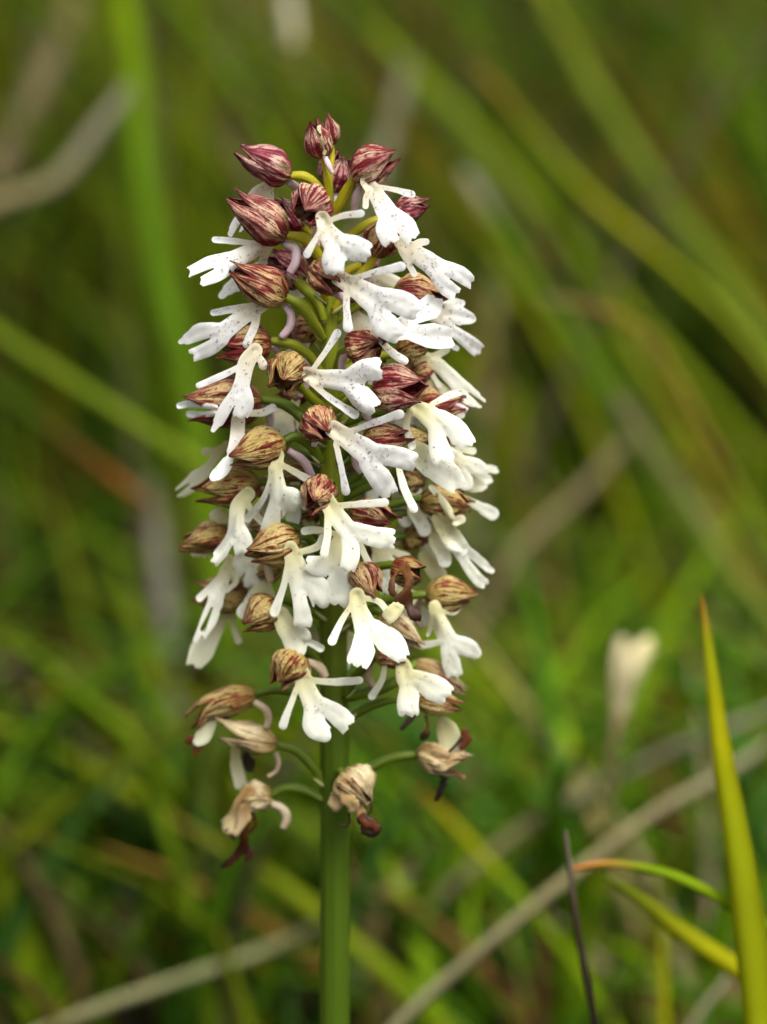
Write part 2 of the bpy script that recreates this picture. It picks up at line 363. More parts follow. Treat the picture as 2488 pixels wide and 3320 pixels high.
# ------------------------------------------------------------------ hood of three sepals
PT = [0, .05, .12, .25, .4, .55, .7, .82, .91, .97, 1]
PRF = [.16, .50, .74, .96, 1, .90, .64, .35, .17, .08, .02]
PRN = [.16, .34, .5, .72, .88, .98, 1.02, 1.04, 1.02, .98, .9]
PRB = [.16, .45, .68, .9, 1, 1.02, .98, .86, .66, .4, .08]
def hood(parent, B, P, W, throat, age, spread=0.20, crumple=0.21, blunt=False, seed=0.0, flare=0.10, hook=0.08, half=66, ridge=0.045, flat=1.0, boat=0.20):
    b = np.array(at(B[0], B[1], stem_z(B[1]) + B[2] * 1e-3)); p = np.array(at(P[0], P[1], stem_z(P[1]) + P[2] * 1e-3))
    a = p - b; L = np.linalg.norm(a); an = a / L
    o = np.array(at(throat[0], throat[1], stem_z(throat[1]) + throat[2] * 1e-3)) - (b + a * 0.45)
    o = o - an * (o @ an)
    if np.linalg.norm(o) < 1e-4: o = -UPN - an * (-UPN @ an)
    dv = -o / np.linalg.norm(o); sv = np.cross(an, dv); rw = W / 2 * S * 0.97
    nu, nv = 15, 20
    for k, cen in enumerate((0, 118, -118)):
        sd = seed * 13 + k * 5.3; Vo, Vi, U = [], [], []
        tipdir = dv * math.cos(R(cen)) + sv * math.sin(R(cen)); sp = spread * (0.5 + random.random()) ; lenk = 1 + (random.random() - 0.6) * 0.24
        for i in range(nv):
            tt = i / (nv - 1); pr = float(np.interp(tt, PT, PRN if blunt == 'fan' else PRB if blunt else PRF)) * rw
            c = b + a * (tt * (1 + (lenk - 1) * tt)) + dv * rw * 0.16 * math.sin(math.pi * tt) + tipdir * sp * L * max(0, tt - 0.45) ** 1.5 * 1.8 + dv * hook * L * max(0, tt - 0.8) * 2.2
            for j in range(nu):
                u = -1 + 2 * j / (nu - 1)
                ph = R(cen) + R(half) * u * (1.0 if tt > 0.08 else 0.9)
                rv = dv * math.cos(ph) * flat + sv * math.sin(ph)
                rr = pr * (1 + boat * (math.cos(u * math.pi / 2) - 0.55) + (0.07 if k else 0.0) + flare * abs(u) ** 3 * (0.4 + tt) + ridge * math.cos(u * 4.2 * math.pi + sd) + ridge * 0.6 * math.cos(u * 9 * math.pi + sd))
                rr += rw * crumple * (noise.noise(Vector((u * 1.7 + sd, tt * 2.6, sd))) + 0.7 * noise.noise(Vector((u * 3.6 + sd, tt * 4.0, sd + 9))) + 0.3 * noise.noise(Vector((u * 8 + sd, tt * 8.0, sd + 4))))
                Vo.append(c + rv * rr); Vi.append(c + rv * max(rr - 0.00028, rr * 0.3)); U.append((j / (nu - 1), tt))
        n0 = len(Vo); F = []
        g = lambda i, j: i * nu + j
        for i in range(nv - 1):
            for j in range(nu - 1):
                F.append((g(i, j), g(i, j + 1), g(i + 1, j + 1), g(i + 1, j)))
                F.append((n0 + g(i, j), n0 + g(i + 1, j), n0 + g(i + 1, j + 1), n0 + g(i, j + 1)))
        ring = [g(0, j) for j in range(nu)] + [g(i, nu - 1) for i in range(1, nv)] + [g(nv - 1, j) for j in range(nu - 2, -1, -1)] + [g(i, 0) for i in range(nv - 2, 0, -1)]
        for q in range(len(ring)):
            x, y = ring[q], ring[(q + 1) % len(ring)]; F.append((y, x, n0 + x, n0 + y))
        obj('sepal', Vo + Vi, F, M['sepal%d' % age], parent, U + U)

# ------------------------------------------------------------------ the orchid
orchid = bpy.data.objects.new('orchid', None); col.objects.link(orchid)
orchid.location = (0, 0, 0)
orchid['label'] = 'white spotted orchid spike with maroon hoods on a thick green stem'
orchid['category'] = 'orchid'
ys = list(np.linspace(3320, 560, 60))
P = [np.array(at(stem_x(y), y, stem_z(y))) for y in ys]; rr = [stem_r(y) * S * (D + stem_z(y)) / D for y in ys]
base = P[0].copy(); low = []
for k in range(8): q = base.copy(); q[2] = base[2] * k / 8 - (0.01 if k == 0 else 0); q[0] -= 0.002 * (1 - k / 8); low.append(q)
P = low + P; rr = [rr[0] * 1.06] * 8 + rr
V, F, U = tube_data(P, rr, ns=42, ribs=9, rib_amp=0.028, twist=0.5)
obj('stem', V, F, M['stem'], orchid, U)

fcount = [0]
def flower(age, B, P, W, lip=None, stalk=None, spur='auto', lipc=0, tufts=0, att=80, hoodkw=None, label=None, name='flower', throat=None, extra=(), droop=0.12, stalkm=None, bract=True):
    """B base of the hood, P its beak, both (x, y, dz); lip = list of (points, trunc)"""
    fcount[0] += 1; sd = fcount[0] * 0.618
    if stalk is None:
        ya = B[1] + att; xa, za = stem_x(ya), 0.0
        dx, dz = B[0] - xa, B[2]
        kx = math.copysign(min(stem_r(ya) * 0.6, abs(dx)), dx); kz = math.copysign(min(1.6, abs(dz)), dz)
        tx, ty, tz = P[0] - B[0], P[1] - B[1], P[2] - B[2]; tl = math.sqrt(tx * tx + ty * ty + (tz / 0.0525) ** 2)
        stalk = [(xa + kx, ya, 12, kz), (xa + dx * 0.55, B[1] + att * 0.30, 15, dz * 0.55),
                 (B[0] - 0.16 * W * tx / tl, B[1] - 0.16 * W * ty / tl, 14, B[2] - 0.16 * W * tz / tl), (B[0] + 0.1 * W * tx / tl, B[1] + 0.1 * W * ty / tl, 11, B[2] + 0.1 * W * tz / tl)]
    if stalkm is None: stalkm = 'stalk0' if B[1] < 900 else 'stalk1' if B[1] < 1300 else 'stalk2'
    Pth, rad = px_path(stalk, 22)
    V, F, U = tube_data(Pth, rad, ns=14, ribs=6, rib_amp=0.07, twist=2.4)
    f = obj(name, V, F, M[stalkm], orchid, U)
    if label: f['label'] = label
    if throat is None: throat = (*lip[0][0][0][:2], lip[0][0][0][3]) if lip else ((B[0] + P[0]) / 2, (B[1] + P[1]) / 2 + 100, (B[2] + P[2]) / 2)
    hood(f, B, P, W, throat, age, seed=sd, **(hoodkw or {}))
    if lip:
        petal('lip', lip, M['lip%d' % lipc], f, seed=sd % 3.1, tufts=int(tufts * (0.6 if lipc else 1.0)), droop=droop, **(dict(rough=3.2, wav=1.0, thick=0.0003) if lipc >= 3 else {}))
    if spur == 'auto':
        sx_ = math.copysign(1, stem_x(B[1]) - B[0]) if abs(stem_x(B[1]) - B[0]) > 60 else 0.3
        spur = [(B[0], B[1] + 8, 10, B[2]), (B[0] + 22 * sx_, B[1] + 32, 13, B[2] + 2), (B[0] + 26 * sx_, B[1] + 78, 13, B[2] + 3), (B[0] + 8 * sx_, B[1] + 108, 9, B[2] + 3)]
    if spur: tube('spur', spur, M['spur0' if B[1] < 1500 else 'spur1'], f, n=18, ns=12, lump=0.1, seed=sd)
    if bract:
        s0 = stalk[0]; dxs = 1 if B[0] > s0[0] else -1
        tube('bract', [(s0[0] - dxs * 4, s0[1] + 6, 7, s0[3] - 0.2), (s0[0] + dxs * 14, s0[1] - 6, 7, s0[3] + (-0.8 if B[2] < 0 else .8)), (s0[0] + dxs * 34, s0[1] - 24, 1.2, s0[3] + (-1.2 if B[2] < 0 else 1.2))], M['bract'], f, n=8, ns=8)
    for kind, pts, c in extra:
        if kind == 'tube': tube('withered_tissue', pts, M['lip%d' % c], f, n=16, ns=8, lump=0.35, seed=sd)
        else: petal('withered_tissue', [(pts, False)], M['lip%d' % c], f, seed=sd % 3.1, rough=4.5, wav=1.4, thick=0.0002)
    return f

def lipx(zt, zf, zl, za, axis, legs, arms, tooth=True):
    """axis/legs/arms rows (x,y,r); depth runs throat zt -> fork zf -> leg tips zl; arms end at za"""
    def zz(pts, a, b):
        L = [0.0]
        for p, q in zip(pts[:-1], pts[1:]): L.append(L[-1] + math.hypot(q[0] - p[0], q[1] - p[1]))
        return [(p[0], p[1], p[2], a + (b - a) * l / max(L[-1], 1e-6)) for p, l in zip(pts, L)]
    out = [(zz(axis, zt, zf), False)]
    for l in legs:
        tr = l[-1] == 'T'; pts = list(l[:-1] if tr else l); tr = tr or pts[-1][2] >= 18
        out.append((zz(pts, zf, zl if len(pts) else zf), tr))
    for a in arms:
        z1 = za
        if isinstance(a[-1], (int, float)): z1 = a[-1]; a = a[:-1]
        a = [(p[0], p[1], p[2] * f) for p, f in zip(a, np.linspace(0.68, 0.95, len(a)))]
        out.append((zz(list(a), zt + (zf - zt) * 0.3, z1), False))
    if tooth and len(legs) == 2:
        f = axis[-1]; e = [l[-2] if l[-1] == 'T' else l[-1] for l in legs]
        mx, my = (e[0][0] + e[1][0]) / 2 - f[0], (e[0][1] + e[1][1]) / 2 - f[1]; m = math.hypot(mx, my) + 1e-6
        ux, uy = mx / m, my / m; s0 = (f[0] + ux * 15, f[1] + uy * 15)
        out.append(([(s0[0], s0[1], 1.5), (s0[0] + ux * 95, s0[1] + uy * 95, 9.0)], 'SLIT'))
        out.append(([(s0[0] - ux * 4, s0[1] - uy * 4, 4.5), (s0[0] + ux * 8, s0[1] + uy * 8, 2.6), (s0[0] + ux * 17, s0[1] + uy * 17, 1.2)], 'TOOTH'))
    return out
# ---- flowers, from the top of the spike down
# buds
flower(0, (1048, 512, -2), (1008, 378, -4), 84, None, stalk=[(1066, 660, 13, -1), (1064, 590, 14, -2), (1058, 545, 12, -2), (1046, 508, 11, -2)], spur=[(1052, 505, 8, -3), (1066, 535, 10, -4), (1078, 562, 7, -4)], name='bud', hoodkw=dict(spread=0.12, half=70, hook=0.0), throat=(1075, 430, -8), bract=False,
       extra=[('sheet', [(1052, 492, 4, -4.2), (1045, 450, 5, -4.9), (1032, 410, 2, -4.8)], 2)])
flower(0, (1077, 470, 1), (1062, 362, 0), 60, None, stalk=[(1068, 600, 10, 0), (1074, 540, 10, 0.5), (1078, 500, 9, 1), (1076, 468, 8, 1)], spur=None, name='bud', hoodkw=dict(spread=0.05, half=70, hook=0.0), throat=(1077, 430, 8), bract=False)
# F2 upper left
flower(4, (943, 570, -3), (776, 490, -5), 112, lipx(0, 1, 2, 0, [(872, 602, 14), (835, 634, 22), (800, 690, 18)], [[(800, 690, 16), (775, 725, 18), (750, 758, 9)], [(815, 680, 14), (805, 700, 14), (800, 722, 8)]], [[(876, 612, 10), (880, 640, 10), (868, 672, 9)], [(850, 620, 8), (820, 650, 9), (775, 672, 7)]]),
       stalk=[(1062, 660, 13, -1), (1027, 600, 15, -2.5), (985, 572, 16, -3), (940, 570, 13, -3)], spur=[(935, 590, 12, -2), (960, 605, 14, 0), (990, 625, 13, 1)], tufts=24, hoodkw=dict(spread=0.10, hook=0.15))
# F8 back, behind the yellow stalks
flower(4, (1080, 615, 7), (1122, 492, 5), 128, None, stalk=[(1068, 700, 10, 1), (1078, 660, 12, 4), (1080, 610, 11, 7)], spur=[(1080, 615, 11, 6), (1095, 650, 13, 4), (1092, 700, 10, 4)], throat=(1110, 560, 25), bract=False)
# F9 upper right
flower(0, (1148, 578, -4), (1290, 500, -7), 128, lipx(-7, -10, -11, -8, [(1190, 588, 16), (1222, 632, 20), (1250, 680, 28), (1276, 725, 26)], [[(1262, 710, 26), (1256, 742, 31), (1264, 776, 25)], [(1280, 705, 26), (1310, 735, 33), (1330, 765, 27)]], [[(1215, 604, 9), (1280, 615, 9), (1336, 630, 11)], [(1205, 614, 10), (1188, 638, 10), (1186, 668, 9)]]),
       stalk=[(1072, 700, 14, -1), (1100, 665, 18, -2), (1125, 618, 18, -3), (1150, 575, 13, -4)], spur=[(1165, 600, 12, -3), (1155, 640, 15, -3), (1148, 680, 12, -2)], tufts=36, hoodkw=dict(hook=0.05))
# F10 behind right
flower(4, (1270, 700, 3), (1408, 664, 2), 86, None, att=110, spur=None, throat=(1340, 800, 3), hoodkw=dict(spread=0.14))
# F7 mauve behind, between F3 and F4
flower(4, (975, 745, 4), (890, 650, 3), 110, None, stalk=[(1060, 850, 12, 1), (1040, 790, 13, 2), (1005, 752, 14, 3), (972, 740, 12, 4)], spur=None, throat=(880, 760, 6))
# F3 left
flower(0, (925, 775, -5), (742, 645, -7), 124, lipx(-5, -6, -6, -4, [(868, 786, 18), (820, 812, 21), (770, 836, 23), (725, 856, 25)], [[(735, 846, 22), (680, 862, 25), (622, 884, 17), 'T'], [(735, 868, 20), (700, 890, 20), (658, 908, 15), 'T']], [[(835, 790, 10), (763, 782, 11), (697, 777, 10)], [(870, 800, 13), (858, 832, 14), (846, 868, 13), 0]]),
       stalk=[(1052, 880, 13, -2), (1030, 825, 17, -4), (990, 775, 18, -5), (925, 762, 14, -5)], spur=[(920, 790, 13, -4), (958, 808, 15, -5), (958, 850, 15, -6), (940, 885, 13, -6)], tufts=34, hoodkw=dict(hook=0.12, spread=0.13))
# F4 centre, beak towards the viewer
flower(0, (1040, 640, -6), (978, 700, -13), 126, lipx(-13, -17, -18, -15, [(1046, 706, 17), (1060, 748, 23), (1085, 785, 34), (1110, 812, 30)], [[(1092, 800, 32), (1082, 845, 32), (1084, 872, 27)], [(1110, 795, 32), (1150, 805, 35), (1182, 815, 29)]], [[(1068, 716, 10), (1110, 700, 10), (1170, 692, 12)], [(1042, 745, 9), (1015, 790, 10), (996, 824, 12)]]),
       stalk=[(1064, 770, 13, -1), (1052, 730, 15, -3), (1040, 690, 15, -5), (1026, 650, 13, -6)], tufts=34, spur=[(1040, 690, 10, -3), (1025, 760, 12, -3), (1030, 800, 9, -3)], hoodkw=dict(spread=0.26, flare=0.14, hook=0.0, half=66, crumple=0.2, ridge=0.05))
# arm of the flower behind, right of F4 -> F11
flower(1, (1216, 830, -3), (1285, 700, -5), 118, lipx(-7, -8, -7, -7, [(1300, 786, 16), (1340, 818, 22), (1390, 850, 28), (1432, 884, 30)], [[(1430, 872, 26), (1485, 893, 28), (1524, 915, 18), 'T'], [(1425, 890, 26), (1450, 922, 30), (1472, 946, 24)]], [[(1300, 812, 11), (1322, 850, 10), (1344, 888, 9)], [(1330, 800, 9), (1360, 786, 13), (1382, 784, 10)]]),
       tufts=36, att=110, stalk=[(1082, 1010, 13, -2), (1140, 930, 16, -3), (1190, 870, 16, -3), (1222, 825, 12, -3)])
# F6 behind left
flower(4, (992, 905, 3), (856, 836, 2), 118, lipx(3, 4, 5, 5, [(850, 866, 16), (800, 898, 24), (770, 920, 20)], [[(775, 915, 16), (745, 935, 15), (720, 958, 10)]], [[(868, 850, 11), (850, 900, 12), (838, 940, 10)]], tooth=False),
       stalk=[(1050, 1040, 14, -2), (1030, 985, 17, -2), (988, 935, 18, -1), (938, 892, 13, 2)], tufts=8, spur=None)
# F5 left
flower(1, (928, 968, -5), (745, 880, -7), 126, lipx(-5, -6, -6, -4, [(850, 988, 18), (800, 1020, 20), (750, 1056, 23), (712, 1086, 26)], [[(720, 1074, 22), (655, 1076, 24), (625, 1092, 18), (586, 1108, 6)], [(715, 1096, 24), (672, 1124, 27), (630, 1146, 20), 'T']], [[(832, 990, 12), (760, 1002, 14), (692, 1014, 9)], [(836, 1008, 14), (825, 1058, 15), (800, 1116, 12), -7]]),
       stalk=[(1048, 1100, 14, -2), (1018, 1050, 18, -4), (978, 992, 20, -5), (925, 962, 14, -5)], spur=[(922, 990, 12, -4), (944, 1020, 14, -4), (940, 1060, 14, -4), (912, 1094, 12, -4)], tufts=40, hoodkw=dict(hook=0.10, spread=0.13))
# F12 centre
flower(1, (1032, 866, -9), (1100, 932, -15), 108, lipx(-13, -15, -16, -15, [(1100, 902, 20), (1150, 930, 26), (1205, 966, 38), (1240, 994, 38)], [[(1235, 970, 34), (1300, 985, 38), (1345, 1004, 30)], [(1232, 1010, 34), (1252, 1055, 36), (1288, 1082, 28)]], [[(1140, 905, 10), (1220, 882, 12), (1300, 864, 15)], [(1125, 940, 12), (1124, 1000, 12), (1129, 1062, 15)]]),
       tufts=46, att=110, hoodkw=dict(spread=0.26, flare=0.14, hook=0.0, half=66, crumple=0.2, ridge=0.05), spur=[(1070, 940, 12, -9), (1105, 960, 14, -10), (1125, 985, 12, -9)])
# F13 right hood, lip on the far right
flower(1, (1275, 945, 0), (1450, 968, 1), 112, lipx(1, 2, 3, 3, [(1370, 1006, 14), (1412, 1022, 20), (1450, 1040, 24)], [[(1440, 1026, 24), (1480, 1022, 26), (1532, 1034, 11)], [(1460, 1056, 16), (1505, 1095, 18), (1548, 1132, 19), 'T']], [[(1440, 985, 9), (1470, 978, 12), (1498, 983, 10)], [(1440, 1100, 7), (1465, 1120, 9), (1482, 1130, 7)]]),
       tufts=26, att=100)
# F14 hood right of the stem
flower(1, (1135, 1130, -8), (1240, 1108, -12), 116, lipx(-11, -9, -7, -13, [(1222, 1086, 18), (1280, 1072, 28), (1325, 1058, 34)], [[(1330, 1040, 28), (1385, 1005, 34), (1408, 975, 24)], [(1340, 1070, 30), (1400, 1088, 36), (1456, 1096, 28), 'T']], [[(1235, 1105, 12), (1275, 1145, 14), (1312, 1170, 13)], [(1240, 1070, 9), (1250, 1030, 10), (1256, 1000, 9)]]),
       tufts=34, att=70, hoodkw=dict(spread=0.2))
# F18 left, below F5
flower(1, (880, 1108, -3), (700, 1128, -3), 130, lipx(-7, -8, -8, -8, [(828, 1136, 18), (800, 1176, 22), (787, 1236, 20), (772, 1290, 24)], [[(760, 1290, 18), (726, 1340, 18), (692, 1394, 6)], [(786, 1276, 26), (790, 1310, 28), (783, 1342, 20), 'T']], [[(795, 1180, 9), (710, 1222, 12), (644, 1250, 8)], [(826, 1146, 12), (846, 1166, 13), (854, 1184, 15)]]),
       stalk=[(1048, 1215, 13, -1), (1000, 1150, 16, -2), (945, 1115, 17, -3), (878, 1105, 13, -3)], tufts=26)
# F17 centre-left, beak to the viewer
flower(2, (964, 1178, -8), (902, 1252, -14), 122, lipx(-11, -14, -16, -12, [(992, 1212, 18), (1040, 1226, 22), (1105, 1232, 29), (1150, 1240, 30)], [[(1145, 1222, 28), (1185, 1200, 30), (1220, 1196, 32)], [(1145, 1256, 28), (1180, 1295, 32), (1208, 1318, 26), 'T']], [[(1010, 1204, 10), (1058, 1138, 10), (1094, 1080, 13)], [(1010, 1240, 11), (1070, 1290, 11), (1150, 1344, 14)]]),
       tufts=48, hoodkw=dict(spread=0.3, flare=0.16, crumple=0.26, hook=0.0, half=66, ridge=0.06), stalk=[(1058, 1330, 14, -2), (1010, 1290, 16, -4), (965, 1240, 15, -6), (940, 1200, 12, -8)])
# F15 big streaked hood right
flower(0, (1212, 1262, -8), (1392, 1262, -12), 148, lipx(-9, -11, -12, -8, [(1345, 1318, 18), (1390, 1346, 28), (1432, 1384, 34)], [[(1430, 1362, 28), (1478, 1395, 32), (1512, 1436, 26), 'T'], [(1425, 1395, 30), (1432, 1450, 36), (1436, 1488, 30), 'T']], [[(1330, 1332, 10), (1318, 1380, 12), (1336, 1446, 12)], [(1400, 1310, 8), (1450, 1285, 13), (1492, 1272, 9), -4]]),
       tufts=16, lipc=1, hoodkw=dict(spread=0.34, crumple=0.07, hook=0.1))
# small hood under F15 at the right with its lip
flower(1, (1350, 1320, -1), (1508, 1300, 1), 88, lipx(4, 5, 5, 5, [(1350, 1140, 10), (1400, 1165, 15), (1450, 1210, 18), (1490, 1250, 20)], [[(1500, 1255, 18), (1530, 1280, 16), (1566, 1300, 8)], [(1490, 1265, 20), (1520, 1290, 18), (1555, 1312, 10)]], [[(1385, 1165, 8), (1400, 1210, 8), (1425, 1250, 7)], [(1350, 1180, 8), (1420, 1150, 12), (1450, 1135, 9)]]), lipc=1, tufts=10, att=60, spur=[(1450, 1310, 9, 1), (1490, 1320, 12, 2), (1515, 1332, 10, 2)])
# F19 left
flower(1, (850, 1300, -1), (612, 1318, 0), 160, lipx(-5, -6, -6, -3, [(775, 1340, 14), (772, 1372, 17), (770, 1420, 18), (758, 1462, 16)], [[(766, 1430, 12), (756, 1452, 10), (744, 1464, 7)], [(756, 1470, 10), (722, 1522, 16), (694, 1546, 13)]], [[(790, 1340, 10), (850, 1338, 14), (884, 1322, 12)], [(700, 1340, 10), (640, 1345, 12), (614, 1342, 9), 3], [(700, 1320, 10), (620, 1310, 12), (582, 1315, 9), 3]], tooth=False),
       stalk=[(1045, 1440, 14, -2), (1000, 1375, 18, -3), (930, 1315, 18, -2), (848, 1296, 13, -1)], tufts=14, hoodkw=dict(spread=0.2, crumple=0.08))
# pale hood behind, left of stem
flower(3, (985, 1370, 6), (870, 1375, 8), 90, None, spur=None, att=60, throat=(920, 1440, 9), hoodkw=dict(spread=0.05, hook=0))
# F16 centre
flower(1, (1016, 1340, -9), (1072, 1424, -15), 116, lipx(-13, -15, -16, -15, [(1080, 1390, 22), (1140, 1432, 28), (1190, 1466, 36), (1220, 1492, 32)], [[(1220, 1470, 26), (1290, 1482, 29), (1335, 1496, 27), 'T'], [(1200, 1500, 30), (1235, 1555, 32), (1262, 1594, 24), 'T']], [[(1115, 1405, 10), (1210, 1372, 11), (1296, 1342, 14)], [(1090, 1440, 11), (1108, 1520, 10), (1122, 1592, 13)]]),
       tufts=44, hoodkw=dict(spread=0.26, flare=0.14, hook=0.0, half=66, crumple=0.2, ridge=0.05), att=100)
# F29 right of F16, streaked hood
flower(1, (1180, 1425, -7), (1338, 1414, -9), 98, lipx(-8, -6, -5, -11, [(1320, 1440, 18), (1365, 1475, 34), (1400, 1505, 38)], [[(1405, 1510, 36), (1452, 1540, 38), (1480, 1572, 26), 'T'], [(1400, 1480, 20), (1440, 1470, 22), (1470, 1480, 18)]], [[(1290, 1500, 10), (1310, 1580, 14), (1342, 1650, 13)]], tooth=False),
       tufts=14, lipc=1, hoodkw=dict(spread=0.22), att=80)
# F30/F31 far right
flower(1, (1400, 1505, 3), (1514, 1526, 4), 66, lipx(5, 6, 7, 5, [(1480, 1480, 12), (1515, 1508, 18), (1550, 1528, 20)], [[(1555, 1525, 14), (1585, 1522, 14), (1608, 1524, 10), 'T'], [(1545, 1535, 16), (1568, 1550, 16), (1588, 1554, 11), 'T']], []), lipc=1, att=90, tufts=6)
flower(2, (1360, 1622, 1), (1546, 1652, 2), 112, lipx(-1, 1, 3, -1, [(1420, 1684, 16), (1455, 1728, 24), (1485, 1765, 24), (1500, 1790, 22)], [[(1502, 1785, 18), (1548, 1822, 18), (1596, 1851, 7)], [(1502, 1800, 18), (1548, 1870, 18), (1574, 1896, 11), 'T']], [[(1440, 1700, 10), (1480, 1690, 16), (1496, 1684, 14)], [(1426, 1712, 7), (1452, 1768, 8), (1490, 1788, 7)], [(1398, 1580, 10), (1446, 1640, 14), (1470, 1700, 12), -4]]), lipc=1, tufts=12, att=80, hoodkw=dict(spread=0.16))
flower(2, (1400, 1590, 5), (1500, 1600, 6), 70, lipx(4, 4, 5, 5, [(1470, 1570, 12), (1510, 1560, 20), (1535, 1568, 24)], [[(1535, 1565, 22), (1558, 1575, 14), (1574, 1577, 6)]], [[(1480, 1602, 10), (1548, 1638, 16), (1596, 1665, 17)]], tooth=False), lipc=1, att=80, spur=None)
# F32 pale lip at the back right
flower(3, (1240, 1640, 8), (1320, 1650, 9), 84, lipx(8, 8, 7, 7, [(1318, 1660, 14), (1345, 1690, 20), (1372, 1730, 30)], [[(1375, 1735, 28), (1400, 1765, 32), (1425, 1790, 20)]], [[(1310, 1670, 12), (1300, 1710, 15), (1288, 1756, 14)]], tooth=False), lipc=2, att=60, spur=None)
# F20
flower(2, (925, 1432, -6), (750, 1492, -9), 132, lipx(-9, -11, -12, -9, [(900, 1478, 17), (894, 1525, 18), (900, 1575, 21), (912, 1625, 28)], [[(912, 1612, 26), (942, 1618, 33), (966, 1634, 22), 'T'], [(904, 1632, 24), (882, 1690, 24), (862, 1724, 13)]], [[(886, 1520, 9), (858, 1610, 9), (804, 1682, 11)], [(912, 1505, 10), (965, 1535, 12), (1018, 1566, 13)]]),
       stalk=[(1042, 1500, 15, -3), (1010, 1445, 18, -4), (960, 1415, 17, -5), (918, 1432, 13, -6)], spur=[(935, 1460, 11, -5), (985, 1495, 15, -5), (1012, 1545, 13, -4)], tufts=24, lipc=1, hoodkw=dict(spread=0.2, crumple=0.10, flare=0.2))
# lip behind at far left
flower(2, (840, 1440, 5), (745, 1430, 7), 80, lipx(6, 6, 6, 6, [(735, 1440, 10), (668, 1522, 13), (640, 1550, 22)], [[(635, 1555, 20), (605, 1582, 18), (580, 1600, 10)], [(632, 1550, 14), (600, 1578, 11), (578, 1588, 7)]], [[(716, 1452, 8), (690, 1462, 11), (668, 1465, 13)]]), lipc=2, att=60, spur=None)
# F21 olive
flower(2, (845, 1566, -2), (625, 1606, -2), 134, lipx(-5, -6, -6, -4, [(804, 1602, 18), (775, 1636, 19), (768, 1684, 20), (768, 1738, 24)], [[(778, 1730, 24), (790, 1762, 26), (788, 1786, 22), 'T'], [(762, 1752, 12), (730, 1788, 13), (696, 1824, 13), 'T']], [[(765, 1680, 9), (738, 1745, 10), (702, 1794, 9)], [(795, 1622, 11), (825, 1665, 13), (852, 1694, 11)]]),
       tufts=14, lipc=1, hoodkw=dict(spread=0.18, crumple=0.07))
# F25 centre
flower(1, (1066, 1568, -9), (1002, 1652, -15), 116, lipx(-13, -15, -16, -15, [(1058, 1622, 22), (1090, 1670, 24), (1125, 1715, 26), (1145, 1742, 24)], [[(1150, 1722, 24), (1215, 1740, 28), (1262, 1748, 30), 'T'], [(1136, 1745, 22), (1138, 1800, 24), (1128, 1840, 20)]], [[(1085, 1640, 10), (1170, 1634, 12), (1248, 1629, 13)], [(1062, 1650, 12), (1063, 1730, 13), (1052, 1794, 13)]]),
       tufts=14, lipc=1, hoodkw=dict(spread=0.26, flare=0.14, hook=0.0, half=66, crumple=0.2, ridge=0.05), att=90)
# F26 behind it
flower(1, (1135, 1655, -6), (1280, 1700, -9), 100, lipx(-9, -11, -12, -10, [(1110, 1745, 22), (1095, 1800, 34), (1085, 1840, 36)], [[(1075, 1830, 30), (1035, 1835, 28), (1000, 1826, 18), 'T'], [(1095, 1850, 34), (1108, 1905, 38), (1100, 1946, 32), 'T']], [[(1085, 1730, 10), (1030, 1718, 12), (988, 1722, 12), -9], [(1165, 1755, 10), (1200, 1835, 13), (1236, 1884, 14)]]),
       tufts=14, lipc=1, att=60, hoodkw=dict(spread=0.15))
# F22 tan left
flower(2, (755, 1732, 2), (584, 1768, 3), 106, lipx(0, -1, -1, 0, [(745, 1810, 12), (722, 1880, 17), (700, 1938, 20)], [[(694, 1940, 14), (664, 2010, 12), (634, 2076, 7)], [(704, 1950, 15), (690, 2010, 13), (662, 2062, 8), 'T']], [[(728, 1850, 9), (690, 1895, 10), (648, 1938, 12)], [(745, 1830, 8), (768, 1880, 9), (738, 1914, 7)]]), lipc=1, att=60, tufts=6, extra=[('sheet', [(750, 1690, 12, 2), (715, 1672, 18, 1), (695, 1672, 12, 1)], 1), ('sheet', [(680, 1785, 12, 3), (650, 1798, 12, 3), (632, 1793, 8, 3)], 1)])
# F24
flower(2, (972, 1745, -7), (812, 1806, -10), 136, lipx(-11, -12, -13, -11, [(942, 1778, 20), (952, 1810, 24), (966, 1850, 30), (985, 1900, 40)], [[(1000, 1895, 34), (1035, 1912, 34), (1048, 1952, 15)], [(985, 1915, 34), (985, 1970, 28), (982, 2018, 24), 'T']], [[(935, 1815, 9), (920, 1900, 11), (890, 1984, 15)], [(975, 1790, 12), (1030, 1772, 13), (1044, 1740, 8)]]),
       tufts=16, lipc=1, hoodkw=dict(spread=0.2, crumple=0.09, flare=0.2), spur=[(900, 1800, 12, -5), (872, 1835, 15, -4), (878, 1885, 14, -4)])
# lobe at the back, left of F24
flower(2, (905, 1800, 7), (800, 1800, 9), 80, lipx(8, 8, 8, 8, [(862, 1822, 14), (838, 1850, 28), (818, 1876, 26)], [[(820, 1874, 24), (805, 1888, 22), (795, 1896, 14)]], [], tooth=False), lipc=2, att=50, spur=None)
# F35
flower(1, (1155, 1832, -9), (1214, 1938, -13), 108, lipx(-13, -15, -16, -14, [(1158, 1930, 20), (1164, 1972, 22), (1182, 2024, 30), (1198, 2058, 38)], [[(1212, 2046, 32), (1270, 2086, 37), (1304, 2128, 20)], [(1188, 2070, 34), (1174, 2116, 34), (1164, 2140, 33), 'T']], [[(1140, 1962, 10), (1104, 2020, 11), (1078, 2078, 14)], [(1180, 1938, 10), (1228, 1950, 11), (1252, 1976, 10)]]),
       tufts=12, lipc=1, att=120, hoodkw=dict(spread=0.2, crumple=0.06))
